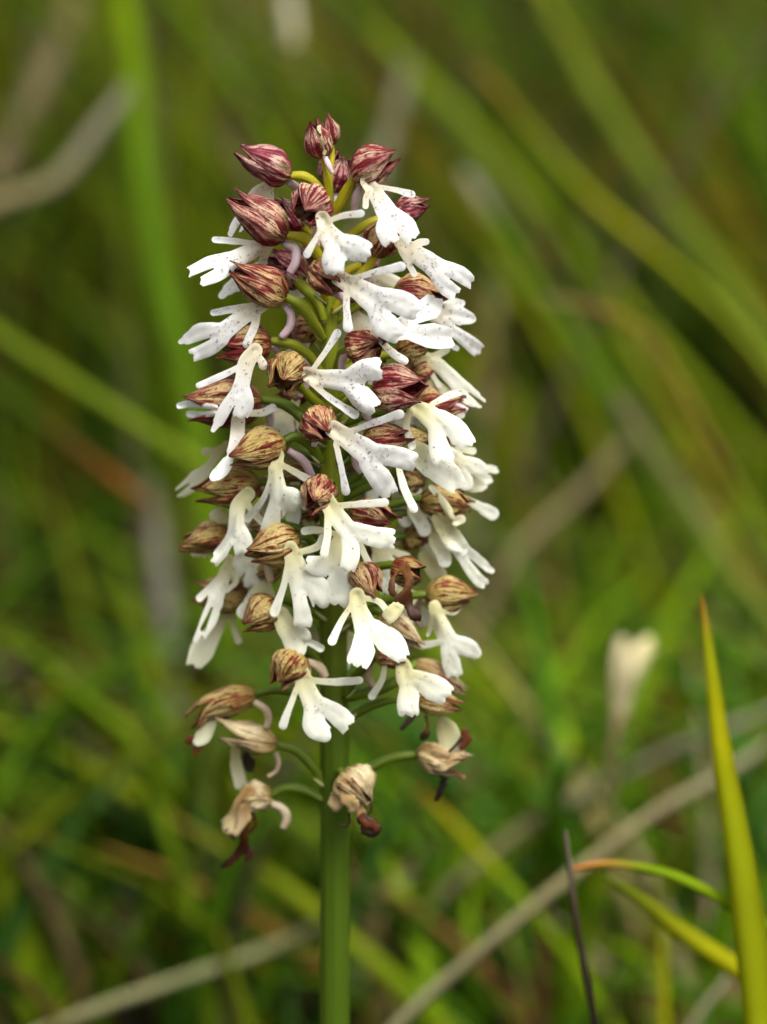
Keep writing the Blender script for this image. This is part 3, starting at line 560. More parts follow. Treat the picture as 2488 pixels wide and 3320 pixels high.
# F33 withered, brown lip
flower(2, (1275, 1835, -7), (1376, 1872, -11), 92, lipx(-12, -13, -14, -13, [(1312, 1832, 10), (1326, 1880, 12), (1320, 1925, 15)], [[(1314, 1925, 14), (1290, 1955, 15), (1272, 1980, 14)], [(1326, 1930, 9), (1330, 1970, 11), (1346, 1994, 16)]], [[(1310, 1836, 7), (1272, 1876, 7), (1274, 1926, 9)]], tooth=False), lipc=3, spur=None, att=40,
       hoodkw=dict(spread=0.25, crumple=0.16, flare=0.25, hook=-0.3), label='withered flower with curled brown lip', extra=[('sheet', [(1285, 1970, 14, -15), (1272, 1986, 20, -15.4), (1258, 1998, 10, -15.4)], 1)])
# F34
flower(2, (1378, 1930, 0), (1552, 1938, 1), 124, lipx(-3, -3, -3, -1, [(1410, 1966, 15), (1420, 2000, 18), (1442, 2050, 23), (1466, 2096, 26)], [[(1472, 2086, 24), (1518, 2100, 24), (1542, 2116, 14)], [(1458, 2105, 24), (1464, 2150, 24), (1472, 2180, 23), 'T']], [[(1405, 1990, 8), (1398, 2030, 8), (1388, 2058, 5)], [(1440, 2080, 10), (1395, 2088, 12), (1356, 2092, 11)], [(1425, 1978, 7), (1468, 1988, 6), (1494, 1966, 6), 1]]),
       tufts=8, lipc=1, att=60, hoodkw=dict(spread=0.2, crumple=0.07))
# F36 cream-tan sepals behind F35
flower(3, (1232, 1990, -5), (1362, 2096, -7), 106, None, spur=None, att=50, throat=(1400, 1960, -2), hoodkw=dict(spread=0.22, crumple=0.08))
# F23 left, blurred
flower(2, (805, 1930, 5), (614, 1932, 6), 118, lipx(6, 6, 6, 6, [(745, 1980, 12), (712, 2024, 15), (678, 2070, 28)], [[(672, 2078, 28), (655, 2110, 34), (632, 2150, 22)]], [[(752, 1990, 9), (760, 2040, 11), (774, 2078, 11)]], tooth=False), lipc=2, att=50, hoodkw=dict(spread=0.25, crumple=0.1), spur=None)
# F45
flower(2, (905, 1955, -5), (792, 2036, -8), 124, lipx(-8, -9, -9, -6, [(912, 1994, 22), (926, 2026, 28), (950, 2056, 36)], [[(952, 2060, 34), (960, 2095, 30), (962, 2118, 16)], [(965, 2052, 28), (985, 2066, 20), (994, 2078, 10)]], [[(985, 2078, 8), (1015, 2088, 12), (1040, 2102, 12)]], tooth=False), lipc=1, att=50, tufts=8, hoodkw=dict(spread=0.2, crumple=0.12, flare=0.2))
# F46
flower(2, (975, 2120, -7), (905, 2222, -10), 132, lipx(-10, -11, -12, -11, [(978, 2184, 22), (990, 2218, 24), (1008, 2262, 27), (1032, 2305, 36)], [[(1045, 2300, 32), (1088, 2322, 35), (1120, 2346, 31), 'T'], [(1022, 2315, 32), (1024, 2356, 34), (1054, 2386, 15)]], [[(970, 2210, 9), (946, 2275, 10), (918, 2352, 13)], [(1005, 2205, 10), (1080, 2211, 13), (1166, 2206, 12)]]),
       tufts=10, lipc=1, att=60, hoodkw=dict(spread=0.25, crumple=0.14, flare=0.2), spur=[(995, 2145, 14, -6), (1035, 2165, 19, -5), (1056, 2196, 15, -5)])
# F37
flower(1, (1222, 2120, -8), (1330, 2153, -10), 78, lipx(-10, -11, -12, -9, [(1308, 2158, 20), (1316, 2195, 26), (1338, 2220, 34)], [[(1345, 2208, 32), (1410, 2232, 37), (1440, 2248, 30), 'T'], [(1330, 2230, 28), (1323, 2280, 30), (1325, 2304, 29), 'T']], [[(1250, 2150, 9), (1238, 2205, 11), (1207, 2256, 12)]]),
       tufts=10, lipc=1, stalk=[(1120, 2260, 14, -2), (1150, 2200, 16, -4), (1190, 2150, 16, -7), (1226, 2122, 12, -8)])
# F38 tan, behind
flower(3, (1345, 2145, 0), (1518, 2250, 1), 74, None, stalk=[(1130, 2260, 17, -2), (1210, 2240, 20, -4), (1290, 2205, 18, -3), (1350, 2148, 13, 0)], spur=None, throat=(1440, 2300, 2), hoodkw=dict(spread=0.1, crumple=0.08))
# F39 yellow
flower(2, (1352, 2270, -3), (1502, 2302, -4), 84, None, stalk=[(1130, 2330, 14, -1), (1200, 2290, 15, -2), (1280, 2268, 14, -3), (1356, 2272, 12, -3)], spur=None, throat=(1400, 2400, -3), hoodkw=dict(spread=0.16, crumple=0.08),
       extra=[('sheet', [(1344, 2320, 8, -4), (1326, 2340, 10, -4), (1308, 2360, 7, -4)], 4), ('tube', [(1380, 2320, 6, -4), (1388, 2350, 5, -4), (1382, 2378, 6, -4)], 3), ('sheet', [(1384, 2380, 9, -4), (1374, 2388, 11, -4)], 4)])
# F40 dried, lower right
flower(3, (1350, 2440, -1), (1522, 2470, -2), 118, [([(1440, 2345, 16, -2), (1455, 2380, 32, -2), (1462, 2425, 24, -2)], False)], lipc=2, stalk=[(1125, 2540, 17, -2), (1190, 2496, 17, -2), (1270, 2458, 17, -1.5), (1352, 2446, 14, -1)], spur=None,
       throat=(1440, 2340, -1), hoodkw=dict(spread=0.34, crumple=0.34, flare=0.2, flat=0.8), label='withered flower with a hanging black thread',
       extra=[('sheet', [(1506, 2375, 10, -3), (1510, 2400, 15, -3), (1500, 2420, 9, -3)], 6), ('tube', [(1498, 2390, 5, -4), (1482, 2412, 5, -4), (1456, 2438, 4, -4)], 4), ('sheet', [(1450, 2486, 6, 0), (1443, 2525, 9, 0), (1428, 2556, 13, 0), (1416, 2588, 5, 0)], 4)])
# F41 dried fan in front of the stem
flower(3, (1112, 2506, -6), (1202, 2602, -10), 128, [([(1156, 2600, 12, -9), (1172, 2640, 14, -10), (1184, 2660, 15, -10)], False)], lipc=5, stalk=[(1090, 2560, 12, -2), (1098, 2520, 14, -3.5), (1104, 2500, 14, -5), (1116, 2512, 12, -6)], spur=None,
       throat=(1100, 2640, -6), hoodkw=dict(spread=0.12, crumple=0.22, ridge=0.11, hook=0), label='shrivelled tan flower folded like a fan',
       extra=[('sheet', [(1118, 2530, 20, -8), (1100, 2575, 24, -9.5), (1094, 2605, 20, -9.5)], 5), ('sheet', [(1132, 2540, 18, -9.5), (1128, 2585, 22, -11), (1142, 2615, 16, -10.5)], 5), ('sheet', [(1182, 2662, 18, -10), (1196, 2682, 24, -10.5), (1212, 2690, 16, -10.2)], 4), ('sheet', [(1206, 2664, 5, -10.6), (1216, 2676, 8, -11), (1218, 2688, 5, -11)], 6), ('sheet', [(1178, 2650, 8, -11), (1182, 2668, 13, -11.4), (1198, 2674, 6, -11.4)], 6), ('tube', [(1159, 2622, 4, -9), (1134, 2630, 4, -9), (1134, 2664, 5, -9), (1120, 2680, 4, -9), (1100, 2672, 3, -9)], 4), ('tube', [(1196, 2590, 4, -9), (1205, 2620, 4, -9), (1192, 2646, 4, -9)], 4)])
# F43 left arch
flower(2, (832, 2252, 0), (616, 2322, 1), 96, [([(718, 2292, 9, 0), (690, 2335, 12, 0), (662, 2384, 20, 0), (645, 2400, 14, 0)], False)], lipc=2, stalk=[(1052, 2320, 12, 0), (980, 2256, 14, 0), (895, 2238, 13, 0), (828, 2248, 12, 0)], spur=[(826, 2276, 11, -1), (862, 2300, 13, -2), (872, 2330, 13, -2), (864, 2360, 11, -2)],
       hoodkw=dict(spread=0.16, crumple=0.24, hook=-0.25), throat=(720, 2360, 0), extra=[('sheet', [(630, 2392, 8, 0), (618, 2402, 11, 0)], 6), ('sheet', [(668, 2404, 6, 1), (645, 2424, 11, 1), (630, 2444, 6, 1)], 3), ('tube', [(780, 2278, 5, -3), (765, 2292, 9, -3), (746, 2284, 6, -3)], 3), ('tube', [(744, 2306, 8, 1), (722, 2312, 9, 0), (736, 2336, 7, 0), (722, 2352, 6, 0)], 4)], label='withered flower with amber arched hood')
# F44 cream second left
flower(3, (900, 2412, -1), (704, 2368, -1), 108, [([(765, 2426, 14, 2), (766, 2480, 15, 2), (782, 2545, 16, 2)], True)], lipc=2, stalk=[(1050, 2545, 14, -1), (1020, 2490, 16, -1), (965, 2436, 16, -1), (895, 2412, 13, -1)], spur=[(895, 2440, 9, 0), (904, 2470, 9, 0), (896, 2500, 7, 0), (870, 2518, 8, 0)],
       hoodkw=dict(spread=0.34, crumple=0.24, flat=0.7), throat=(780, 2480, 3), extra=[('sheet', [(800, 2440, 10, 4), (806, 2475, 15, 4), (812, 2495, 12, 4)], 4)], label='withered cream flower with a drooping pale lip')
# F42 lowest left
flower(3, (882, 2584, 0), (786, 2590, -1), 88, lipx(-1, -1, -1, 0, [(815, 2618, 9), (796, 2680, 12), (793, 2738, 14)], [[(788, 2745, 12), (752, 2790, 14), (722, 2808, 4)], [(796, 2745, 12), (806, 2770, 14), (800, 2782, 8)]], [[(820, 2640, 5), (832, 2668, 5), (808, 2700, 4)]], tooth=False), lipc=3, stalk=[(1052, 2596, 14, -1), (985, 2562, 16, 0), (925, 2556, 16, 0), (878, 2578, 13, 0)],
       spur=[(878, 2605, 13, 0), (915, 2622, 16, 0), (930, 2652, 16, 0), (918, 2686, 12, 0)], hoodkw=dict(spread=0.1, crumple=0.32, blunt=True), throat=(830, 2650, 0), label='lowest withered flower with long brown lip',
       extra=[('sheet', [(806, 2570, 16, -2), (776, 2630, 17, -2), (746, 2672, 19, -2), (744, 2690, 12, -2)], 5), ('sheet', [(812, 2580, 12, -3), (790, 2640, 15, -3.4), (768, 2695, 9, -3)], 5), ('sheet', [(742, 2696, 7, -1.5), (756, 2706, 9, -1.5), (776, 2704, 6, -1.5)], 4)])

# flowers seen only in part at the back of the spike
flower(2, (1285, 1145, 0), (1392, 1122, 1), 92, None, att=70, spur=None, throat=(1350, 1220, 3))
flower(2, (1290, 1440, 0), (1402, 1428, 1), 100, None, att=70, spur=None, throat=(1350, 1500, 3))
flower(2, (1170, 1530, 6), (1120, 1500, 8), 80, lipx(5, 5, 6, 6, [(1150, 1550, 16), (1170, 1575, 28), (1185, 1600, 26)], [[(1185, 1600, 24), (1200, 1622, 22), (1215, 1640, 16)]], [[(1150, 1570, 10), (1135, 1610, 12), (1130, 1640, 10)]], tooth=False), lipc=2, att=60, spur=None)
flower(4, (1170, 860, 5), (1235, 830, 7), 86, lipx(4, 4, 5, 5, [(1215, 895, 14), (1250, 912, 26), (1285, 928, 24)], [[(1280, 925, 22), (1310, 935, 22), (1335, 948, 14)]], [[(1220, 905, 9), (1240, 945, 11), (1255, 975, 10)]], tooth=False), lipc=0, att=70, spur=None)
flower(4, (1020, 850, 6), (960, 820, 8), 80, lipx(5, 5, 6, 6, [(1008, 880, 14), (985, 915, 24), (965, 945, 22)], [[(968, 942, 18), (955, 962, 16), (945, 980, 10)]], [[(1008, 890, 9), (1022, 920, 10), (1030, 950, 9)]], tooth=False), lipc=0, att=70, spur=None)
flower(1, (960, 1350, 7), (880, 1330, 9), 84, lipx(5, 4, 4, 5, [(940, 1384, 12), (980, 1405, 17), (1010, 1430, 18)], [[(1008, 1430, 16), (1022, 1446, 14), (1034, 1462, 8)]], [], tooth=False), lipc=1, att=60, spur=None)
flower(2, (1170, 1790, 5), (1250, 1800, 7), 84, lipx(5, 5, 5, 5, [(1225, 1825, 12), (1245, 1850, 20), (1258, 1872, 18)], [[(1258, 1870, 16), (1270, 1890, 15), (1278, 1905, 10)]], [], tooth=False), lipc=2, att=60, spur=None)
flower(2, (1010, 1960, 6), (950, 1970, 8), 80, lipx(6, 6, 6, 6, [(985, 2010, 12), (1000, 2040, 20), (1010, 2062, 18)], [[(1010, 2060, 16), (1022, 2084, 14), (1028, 2100, 9)]], [], tooth=False), lipc=2, att=50, spur=None)
flower(1, (1330, 1215, 5), (1425, 1190, 7), 86, lipx(5, 5, 6, 6, [(1390, 1240, 12), (1420, 1262, 20), (1450, 1290, 22)], [[(1448, 1288, 18), (1475, 1320, 18), (1495, 1345, 12)]], [[(1400, 1260, 9), (1405, 1300, 10), (1410, 1335, 9)]], tooth=False), lipc=1, att=60, spur=None)
flower(2, (1310, 1740, 4), (1390, 1750, 6), 90, lipx(4, 4, 5, 5, [(1370, 1800, 12), (1395, 1830, 20), (1420, 1862, 22)], [[(1420, 1860, 18), (1436, 1885, 18), (1446, 1902, 10)]], [], tooth=False), lipc=2, att=60, spur=None)

# inner flowers, half hidden between the outer ones
fr = random.Random(4)
for x, y, s, lean in [(1150, 1010, 1, 0.5), (985, 1110, -1, -0.4), (1200, 1190, 1, 0.7), (1250, 1270, 1, 0.5), (960, 1300, -1, -0.5), (1190, 1330, 1, 0.3), (1270, 1560, 1, 0.6), (960, 1560, -1, -0.3),
                      (1190, 1480, 1, 0.4), (880, 1620, -1, -0.6), (1320, 1600, 1, 0.7), (1000, 1690, -1, 0.2), (1220, 1760, 1, 0.5), (870, 1880, -1, -0.4), (1300, 1900, 1, 0.4), (1120, 2040, 1, 0.2), (860, 1740, -1, -0.5), (1400, 1700, 1, 0.6), (1440, 1450, 1, 0.8), (1380, 1340, 1, 0.6)]:
    dz = 1.5 + 3.0 * fr.random(); ca, sa = math.cos(lean), math.sin(lean); k = 0.75 + 0.3 * fr.random()
    q = lambda u, v, r_: (x + k * (u * ca + v * sa), y + k * (-u * sa + v * ca), r_ * k)
    age = 1 if y < 1450 else 2
    flower(age, (x - 40 * s, y - 42, dz), (x + 62 * s, y - 30 + 30 * fr.random(), dz + 1), 84 + 20 * fr.random(),
           lipx(dz - 1, dz - 1.5, dz - 1.5, dz - 1, [q(0, 0, 16), q(0, 45, 18), q(0, 92, 26)], [[q(-8, 92, 22), q(-26, 124, 24), q(-38, 148, 20)], [q(8, 92, 22), q(26, 122, 24), q(36, 150, 20)]],
                [[q(-10, 20, 12), q(-34 - 10 * fr.random(), 60, 12), q(-40, 100 + 10 * fr.random(), 13)], [q(10, 20, 12), q(40, 50 + 14 * fr.random(), 12), q(62, 84, 13)]]), lipc=1 if y > 1250 else 0, tufts=8, att=70, spur=None)
# ------------------------------------------------------------------ ground and meadow
def leaf_material(name, trans=0.35):
    m, t = mat(name)
    a = N(t, 'ShaderNodeAttribute', attribute_name='blade_colour')
    tc = N(t, 'ShaderNodeTexCoord')
    nz = N(t, 'ShaderNodeTexNoise', Scale=60.0, Detail=3.0); t.links.new(tc.outputs['Object'], nz.inputs['Vector'])
    hsv = N(t, 'ShaderNodeHueSaturation'); t.links.new(a.outputs['Color'], hsv.inputs['Color'])
    mr = N(t, 'ShaderNodeMapRange'); t.links.new(nz.outputs[0], mr.inputs[0]); mr.inputs[3].default_value = 0.65; mr.inputs[4].default_value = 1.3
    t.links.new(mr.outputs[0], hsv.inputs['Value'])
    finish(t, hsv.outputs[0], 0.65, trans, bump=nz.outputs[0], bump_s=0.2, spec=0.06)
    return m
M['leaf'] = leaf_material('grass_leaf', 0.35)
M['straw'] = leaf_material('dry_straw', 0.12)
m, t = mat('soil_and_thatch')
tc = N(t, 'ShaderNodeTexCoord'); mp = N(t, 'ShaderNodeMapping'); t.links.new(tc.outputs['Object'], mp.inputs[0])
n1 = N(t, 'ShaderNodeTexNoise', Scale=14.0, Detail=6.0); n2 = N(t, 'ShaderNodeTexNoise', Scale=70.0, Detail=4.0)
for n in (n1, n2): t.links.new(mp.outputs[0], n.inputs['Vector'])
c = mixc(t, ramp(t, n1.outputs[0], 0.35, 0.65), (0.012, 0.016, 0.004), (0.028, 0.020, 0.009))
c = mixc(t, math_(t, 'MULTIPLY', ramp(t, n2.outputs[0], 0.55, 0.7), 0.6), c, (0.06, 0.048, 0.02))
finish(t, c, 0.9, 0, bump=n2.outputs[0], bump_s=0.6, spec=0.1, bump_d=0.01); M['soil'] = m
n = 90; ex = np.sign(np.linspace(-1, 1, n)) * np.abs(np.linspace(-1, 1, n)) ** 4 * 120
GV, GF = [], []
for j in range(n):
    for i in range(n):
        x, y = ex[i], ex[j] + 0.8; h = 0.012 * noise.noise(Vector((x * 3, y * 3, 0.3))) + 0.004 * noise.noise(Vector((x * 14, y * 14, 2)))
        GV.append((x, y, h - 0.004))
for j in range(n - 1):
    for i in range(n - 1): GF.append((j * n + i, j * n + i + 1, (j + 1) * n + i + 1, (j + 1) * n + i))
g = obj('ground', GV, GF, M['soil']); g['kind'] = 'structure'

def add_blade(buf, path, wid, colours, side=None, thick=0.16, fold=0.25):
    """one blade: lens-shaped section, four vertices a ring, colour per ring"""
    V, F, C = buf; path = np.asarray(path); n = len(path); i0 = len(V)
    T = np.gradient(path, axis=0); T /= np.linalg.norm(T, axis=1)[:, None] + 1e-12
    for i in range(n):
        s = side - T[i] * (side @ T[i]); s /= np.linalg.norm(s) + 1e-9; q = np.cross(T[i], s); w = wid[i] / 2
        for v in (path[i] - s * w + q * w * fold, path[i] + q * w * thick, path[i] + s * w + q * w * fold, path[i] - q * w * thick): V.append(v)
        C += [colours[i]] * 4
    for i in range(n - 1):
        for j in range(4):
            k = (j + 1) % 4; F.append((i0 + i * 4 + j, i0 + i * 4 + k, i0 + i * 4 + 4 + k, i0 + i * 4 + 4 + j))
def blade_obj(name, buf, material):
    V, F, C = buf; o = obj(name, V, F, material)
    a = o.data.attributes.new('blade_colour', 'FLOAT_COLOR', 'POINT')
    cc = np.ones((len(C), 4), np.float32); cc[:, :3] = np.array(C); a.data.foreach_set('color', cc.ravel())
    return o
GREENS = [(0.055, 0.125, 0.004), (0.078, 0.16, 0.004), (0.036, 0.10, 0.005), (0.105, 0.175, 0.004), (0.14, 0.18, 0.004), (0.030, 0.080, 0.010), (0.09, 0.13, 0.014)]
DRY = [(0.17, 0.13, 0.05), (0.20, 0.17, 0.08), (0.11, 0.07, 0.025), (0.15, 0.09, 0.015), (0.08, 0.04, 0.012), (0.15, 0.13, 0.07)]
def scatter(name, count, xr, yr, hr, wr, dry, lean, seed, steps=6, material='leaf', bright=1.0):
    r = np.random.default_rng(seed); buf = ([], [], [])
    for _ in range(count):
        y = yr[0] + (yr[1] - yr[0]) * r.random() ** 1.3; hw = xr * (0.6 + 0.55 * y)
        x = (r.random() * 2 - 1) * hw
        h = hr[0] + (hr[1] - hr[0]) * r.random() ** 1.5; wd = (wr[0] + (wr[1] - wr[0]) * r.random())
        az = r.random() * 2 * math.pi; ln = lean * (0.3 + r.random()) * h
        dx, dy = math.cos(az) * ln - 0.25 * ln, math.sin(az) * ln * 0.7
        isdry = r.random() < dry * (1 + 1.6 * noise.noise(Vector((x * 4, y * 4, seed + 7.7))))
        c = np.array((DRY if isdry else GREENS)[r.integers(6 if isdry else 7)]) * (0.7 + 0.6 * r.random()) * bright * (1 + 1.2 * noise.noise(Vector((x * 5, y * 3, seed * 1.3))))
        tipc = np.array(DRY[3]) if (not isdry and r.random() < 0.3) else c
        P, W, C = [], [], []
        for i in range(steps):
            s = i / (steps - 1); P.append((x + dx * s ** 1.8, y + dy * s ** 1.8, h * (s - 0.35 * lean * s ** 3 * 0.6))); W.append(wd * (1 - s ** 2.2) * (0.75 + 0.5 * math.sin(math.pi * min(1, s + .2))) + 0.0006)
            C.append(tuple(c + (tipc - c) * max(0, s - 0.6) * 2.5))
        a2 = r.random() * math.pi
        add_blade(buf, P, W, C, side=np.array((math.cos(a2), math.sin(a2) * 0.7, 0.1)))
    o = blade_obj(name, buf, M[material]); o['kind'] = 'stuff'
    return o
o = scatter('meadow_grass', 9500, 0.50, (1.18, 2.6), (0.12, 0.36), (0.0025, 0.0055), 0.18, 0.75, 11, bright=0.95)
o['label'] = 'dense blurred mass of meadow grass behind the orchid'; o['category'] = 'grass'
o = scatter('near_grass', 2600, 0.45, (0.76, 1.15), (0.04, 0.15), (0.003, 0.007), 0.10, 0.9, 21, bright=1.6)
o['label'] = 'low blurred grass tufts just behind the orchid stem'; o['category'] = 'grass'
o = scatter('far_grass', 3000, 1.1, (2.4, 7.0), (0.20, 0.45), (0.006, 0.014), 0.2, 0.5, 12, 5)
o['label'] = 'far meadow grass closing off the view behind'; o['category'] = 'grass'
o = scatter('low_turf', 2600, 0.55, (0.30, 0.85), (0.03, 0.075), (0.003, 0.006), 0.25, 0.6, 13, 5)
o['label'] = 'short turf round the foot of the orchid'; o['category'] = 'grass'
# taller blades leaning out of the sward, brighter than the mass behind them
r = np.random.default_rng(31); buf = ([], [], [])
TALL = [(0.17, 0.25, 0.005), (0.12, 0.21, 0.005), (0.23, 0.26, 0.004), (0.08, 0.16, 0.006), (0.20, 0.13, 0.01), (0.22, 0.19, 0.08), (0.10, 0.19, 0.010)]
for _ in range(700):
    y = 1.0 + 0.7 * r.random(); x = (r.random() * 2 - 0.75) * 0.32 * (0.4 + y); h = 0.16 + 0.24 * r.random()
    ln = (0.15 + 0.5 * r.random()) * h; dx = -ln * (1.1 if x > -0.03 else 0.2) * (1 if r.random() < 0.8 else -1); dy = (r.random() - 0.5) * ln
    c_ = np.array(TALL[r.integers(7)]) * (0.65 + 0.7 * r.random()) * (1 + 1.3 * noise.noise(Vector((x * 5, y * 4, 3.1)))); wd = 0.002 + 0.003 * r.random()
    P = [(x + dx * s ** 1.5, y + dy * s, h * (s - 0.15 * s ** 3)) for s in np.linspace(0, 1, 9)]
    add_blade(buf, P, [wd * (1 - s ** 3) + 0.0005 for s in np.linspace(0, 1, 9)], [tuple(c_ if s < 0.85 or r.random() < 0.6 else np.array(DRY[3])) for s in np.linspace(0, 1, 9)], side=np.array((0.9, r.random() - 0.5, 0.2)))
o = blade_obj('tall_grass', buf, M['leaf']); o['kind'] = 'stuff'; o['label'] = 'taller bright grass leaning out of the meadow behind'; o['category'] = 'grass'
# dead litter lying on the soil
buf = ([], [], []); r = np.random.default_rng(5)
for _ in range(420):
    y = 0.95 + 1.8 * r.random() ** 1.4; x = (r.random() * 2 - 1) * 0.55 * (0.6 + 0.6 * y); a = r.random() * math.pi; L = 0.05 + 0.16 * r.random(); z = 0.01 + 0.09 * r.random() ** 2; tl = (r.random() - 0.4) * 0.5
    P = [(x + math.cos(a) * L * s, y + math.sin(a) * L * s, z + tl * L * s - 0.1 * L * s * s) for s in np.linspace(0, 1, 5)]
    c = np.array(DRY[r.integers(6)]) * (0.7 + 0.6 * r.random()); add_blade(buf, P, [0.003 + 0.004 * r.random()] * 5, [tuple(c)] * 5, side=np.array((-math.sin(a), math.cos(a), 0.3)))
o = blade_obj('dead_litter', buf, M['straw']); o['kind'] = 'stuff'; o['label'] = 'dead straw and leaf litter lying among the grass'; o['category'] = 'litter'

# single blades and straws that stand out (display pixels 1658 wide, depth behind the focus plane in m, width in the same pixels)
YG, BG, MG, DG, ST, GY, OR, BR, CR, BK = (0.33, 0.32, 0.002), (0.17, 0.26, 0.004), (0.22, 0.28, 0.012), (0.075, 0.125, 0.006), (0.22, 0.185, 0.085), (0.23, 0.215, 0.13), (0.34, 0.14, 0.02), (0.17, 0.085, 0.02), (0.52, 0.45, 0.25), (0.020, 0.016, 0.010)
LG = (0.24, 0.27, 0.003)
def single(name, label, cat, pts, z, width, colours, material='leaf', group=None, round_=False, root=True, tip=0.15):
    K = 2488 / 1658
    pz = z if isinstance(z, (list, tuple)) else [z] * len(pts)
    pz = [v * 1.25 if v > 0.1 else v for v in pz]
    P = np.array([np.array(at(p[0] * K, p[1] * K, zz)) for p, zz in zip(pts, pz)])
    if root:                                   # carry the lower end down to the soil
        e = P[-1]; d = P[-1] - P[-2]; d /= np.linalg.norm(d)
        k = max(e[2], 0.02); P = np.vstack([P, [e + d * k * 0.55 + np.array([0, 0, -k * 0.15])], [[e[0] + d[0] * k * 0.8, e[1] + 0.01, -0.01]]])
    s = spline(P, 24); L = np.linspace(0, 1, 24)
    zm = float(np.mean(pz)); wm = width * (0.62 if zm > 0.1 else 1.0) * K * S * (D + zm) / D
    W = [wm * (tip + (1 - tip) * min(1, l / (0.35 if zm > 0.0555 or round_ or tip > 0.1 else 0.6)) ** 0.85) for l in L]
    cs = np.array(colours if isinstance(colours[0], tuple) else [colours]); ci = np.linspace(0, 1, len(cs))
    C = [tuple(float(np.interp(l, ci, cs[:, k])) for k in range(3)) if len(cs) > 1 else tuple(cs[0]) for l in L]
    buf = ([], [], [])
    T = P[1] - P[0]; side = np.cross(T, FWN); side /= np.linalg.norm(side); side = side + 0.25 * FWN
    add_blade(buf, s, W, C, side, thick=0.9 if round_ else 0.18, fold=0.0 if round_ else 0.25)
    o = blade_obj(name, buf, M[material])
    # origin at the foot
    o['label'] = label; o['category'] = cat
    if group: o['group'] = group
    return o
GB, GS = 'grass blades standing out behind the orchid', 'dry straws standing out behind the orchid'
def blade(label, *a, **k): return single('grass_blade', label, 'grass blade', *a, group=GB, **k)
def straw(label, *a, **k): return single('dry_straw', label, 'straw', *a, group=GS, material='straw', **k)
blade('sharp yellow-green grass blade with orange tip, tallest at the right edge', [(1516, 1285), (1532, 1420), (1560, 1640), (1600, 1880), (1642, 2212)], [0.055] * 5, 80, [OR, LG, YG, LG, LG, LG, LG, LG], tip=0.05)
single('dead_stalk', 'thin dark dead stalk with grey tip rising from the bottom right', 'stalk', [(1222, 1795), (1232, 1880), (1245, 1985), (1262, 2090), (1288, 2230)], 0.055, 17, [(0.15, 0.12, 0.08), (0.035, 0.022, 0.012), (0.014, 0.010, 0.006), (0.014, 0.010, 0.006)], material='straw', round_=True, tip=0.45)
blade('narrow green blade with orange tip reaching left towards the dark stalk', [(1240, 1878), (1310, 1866), (1420, 1882), (1520, 1922), (1620, 1985), (1720, 2050)], 0.058, 26, [(0.5, 0.2, 0.06), (0.4, 0.2, 0.04), BG, BG, BG, BG, BG, BG, YG], tip=0.4)
blade('yellow-green blade sloping down to the right below the orange-tipped blade', [(1300, 1890), (1380, 1940), (1480, 2020), (1600, 2100), (1700, 2180)], 0.09, 46, [DG, YG, YG])
straw('long beige straw crossing the bottom right diagonally behind the dark stalk', [(1690, 1590), (1560, 1675), (1400, 1765), (1200, 1920), (1000, 2085), (840, 2235)], [0.20, 0.18, 0.16, 0.14, 0.13, 0.12], 52, [GY, ST, (0.17, 0.16, 0.08), ST], tip=0.9)
straw('pale straw above and parallel to the long beige straw at right', [(1690, 1530), (1560, 1580), (1400, 1645), (1250, 1720), (1080, 1830)], 0.22, 52, [GY, GY, ST, (0.15, 0.13, 0.08)], tip=0.9)
blade('thin upright yellow-green blade at the bottom between dark stalk and right edge', [(1425, 1900), (1428, 2000), (1432, 2100), (1436, 2240)], 0.14, 34, [DG, YG, YG])
straw('short greyish straw slanting in the bottom right corner', [(1610, 2060), (1560, 2130), (1490, 2225)], 0.13, 34, [GY, ST], tip=0.8)
blade('broad yellow-green blade leaning at the bottom left corner', [(-60, 1760), (0, 1900), (50, 2050), (80, 2240)], 0.22, 130, [MG, BG, (0.17, 0.22, 0.006)])
straw('olive straw rising from the bottom left towards the stem', [(900, 1890), (700, 1995), (550, 2062), (350, 2130), (100, 2225)], [0.22, 0.21, 0.19, 0.17, 0.15], 44, [(0.15, 0.15, 0.06), (0.2, 0.2, 0.09), ST], tip=0.8)
blade('yellow-green blade sloping behind the stem below the lowest withered flower', [(360, 1760), (520, 1855), (650, 1945), (760, 2040), (880, 2140)], 0.2, 66, [(0.24, 0.18, 0.03), MG, (0.18, 0.23, 0.006), BG, BG, BG])
blade('green blade sloping right at the lower left beside the withered flowers', [(60, 1490), (250, 1560), (420, 1640), (600, 1740)], 0.3, 62, [YG, BG, BG])
blade('yellow-green blade with orange tip right of the stem foot', [(900, 1700), (980, 1780), (1060, 1870), (1150, 1970), (1250, 2100)], 0.18, 46, [OR, YG, BG, BG, BG, BG])
straw('pale flat straw just right of the stem below the dried fan flower', [(960, 1715), (880, 1730), (770, 1752), (640, 1790)], 0.32, 54, [ST, GY, ST], tip=0.8, root=False)
blade('bright green upright blade at the upper left', [(262, -40), (285, 150), (305, 350), (345, 600), (395, 800), (430, 1000)], 0.34, 112, [BG, (0.10, 0.19, 0.006), (0.10, 0.18, 0.006), BG], tip=0.8)
blade('green blade slanting down from the left edge to the spike', [(-60, 680), (0, 725), (200, 855), (400, 985), (560, 1085)], 0.26, 52, [(0.16, 0.22, 0.01), (0.14, 0.20, 0.01), (0.15, 0.21, 0.01), (0.12, 0.18, 0.006)], tip=0.9)
blade('green blade browning to orange at its end, left of the spike', [(330, 1100), (260, 1045), (170, 975), (60, 890), (-60, 800)], 0.27, 56, [BR, OR, BR, DG, DG], root=False, tip=0.6)
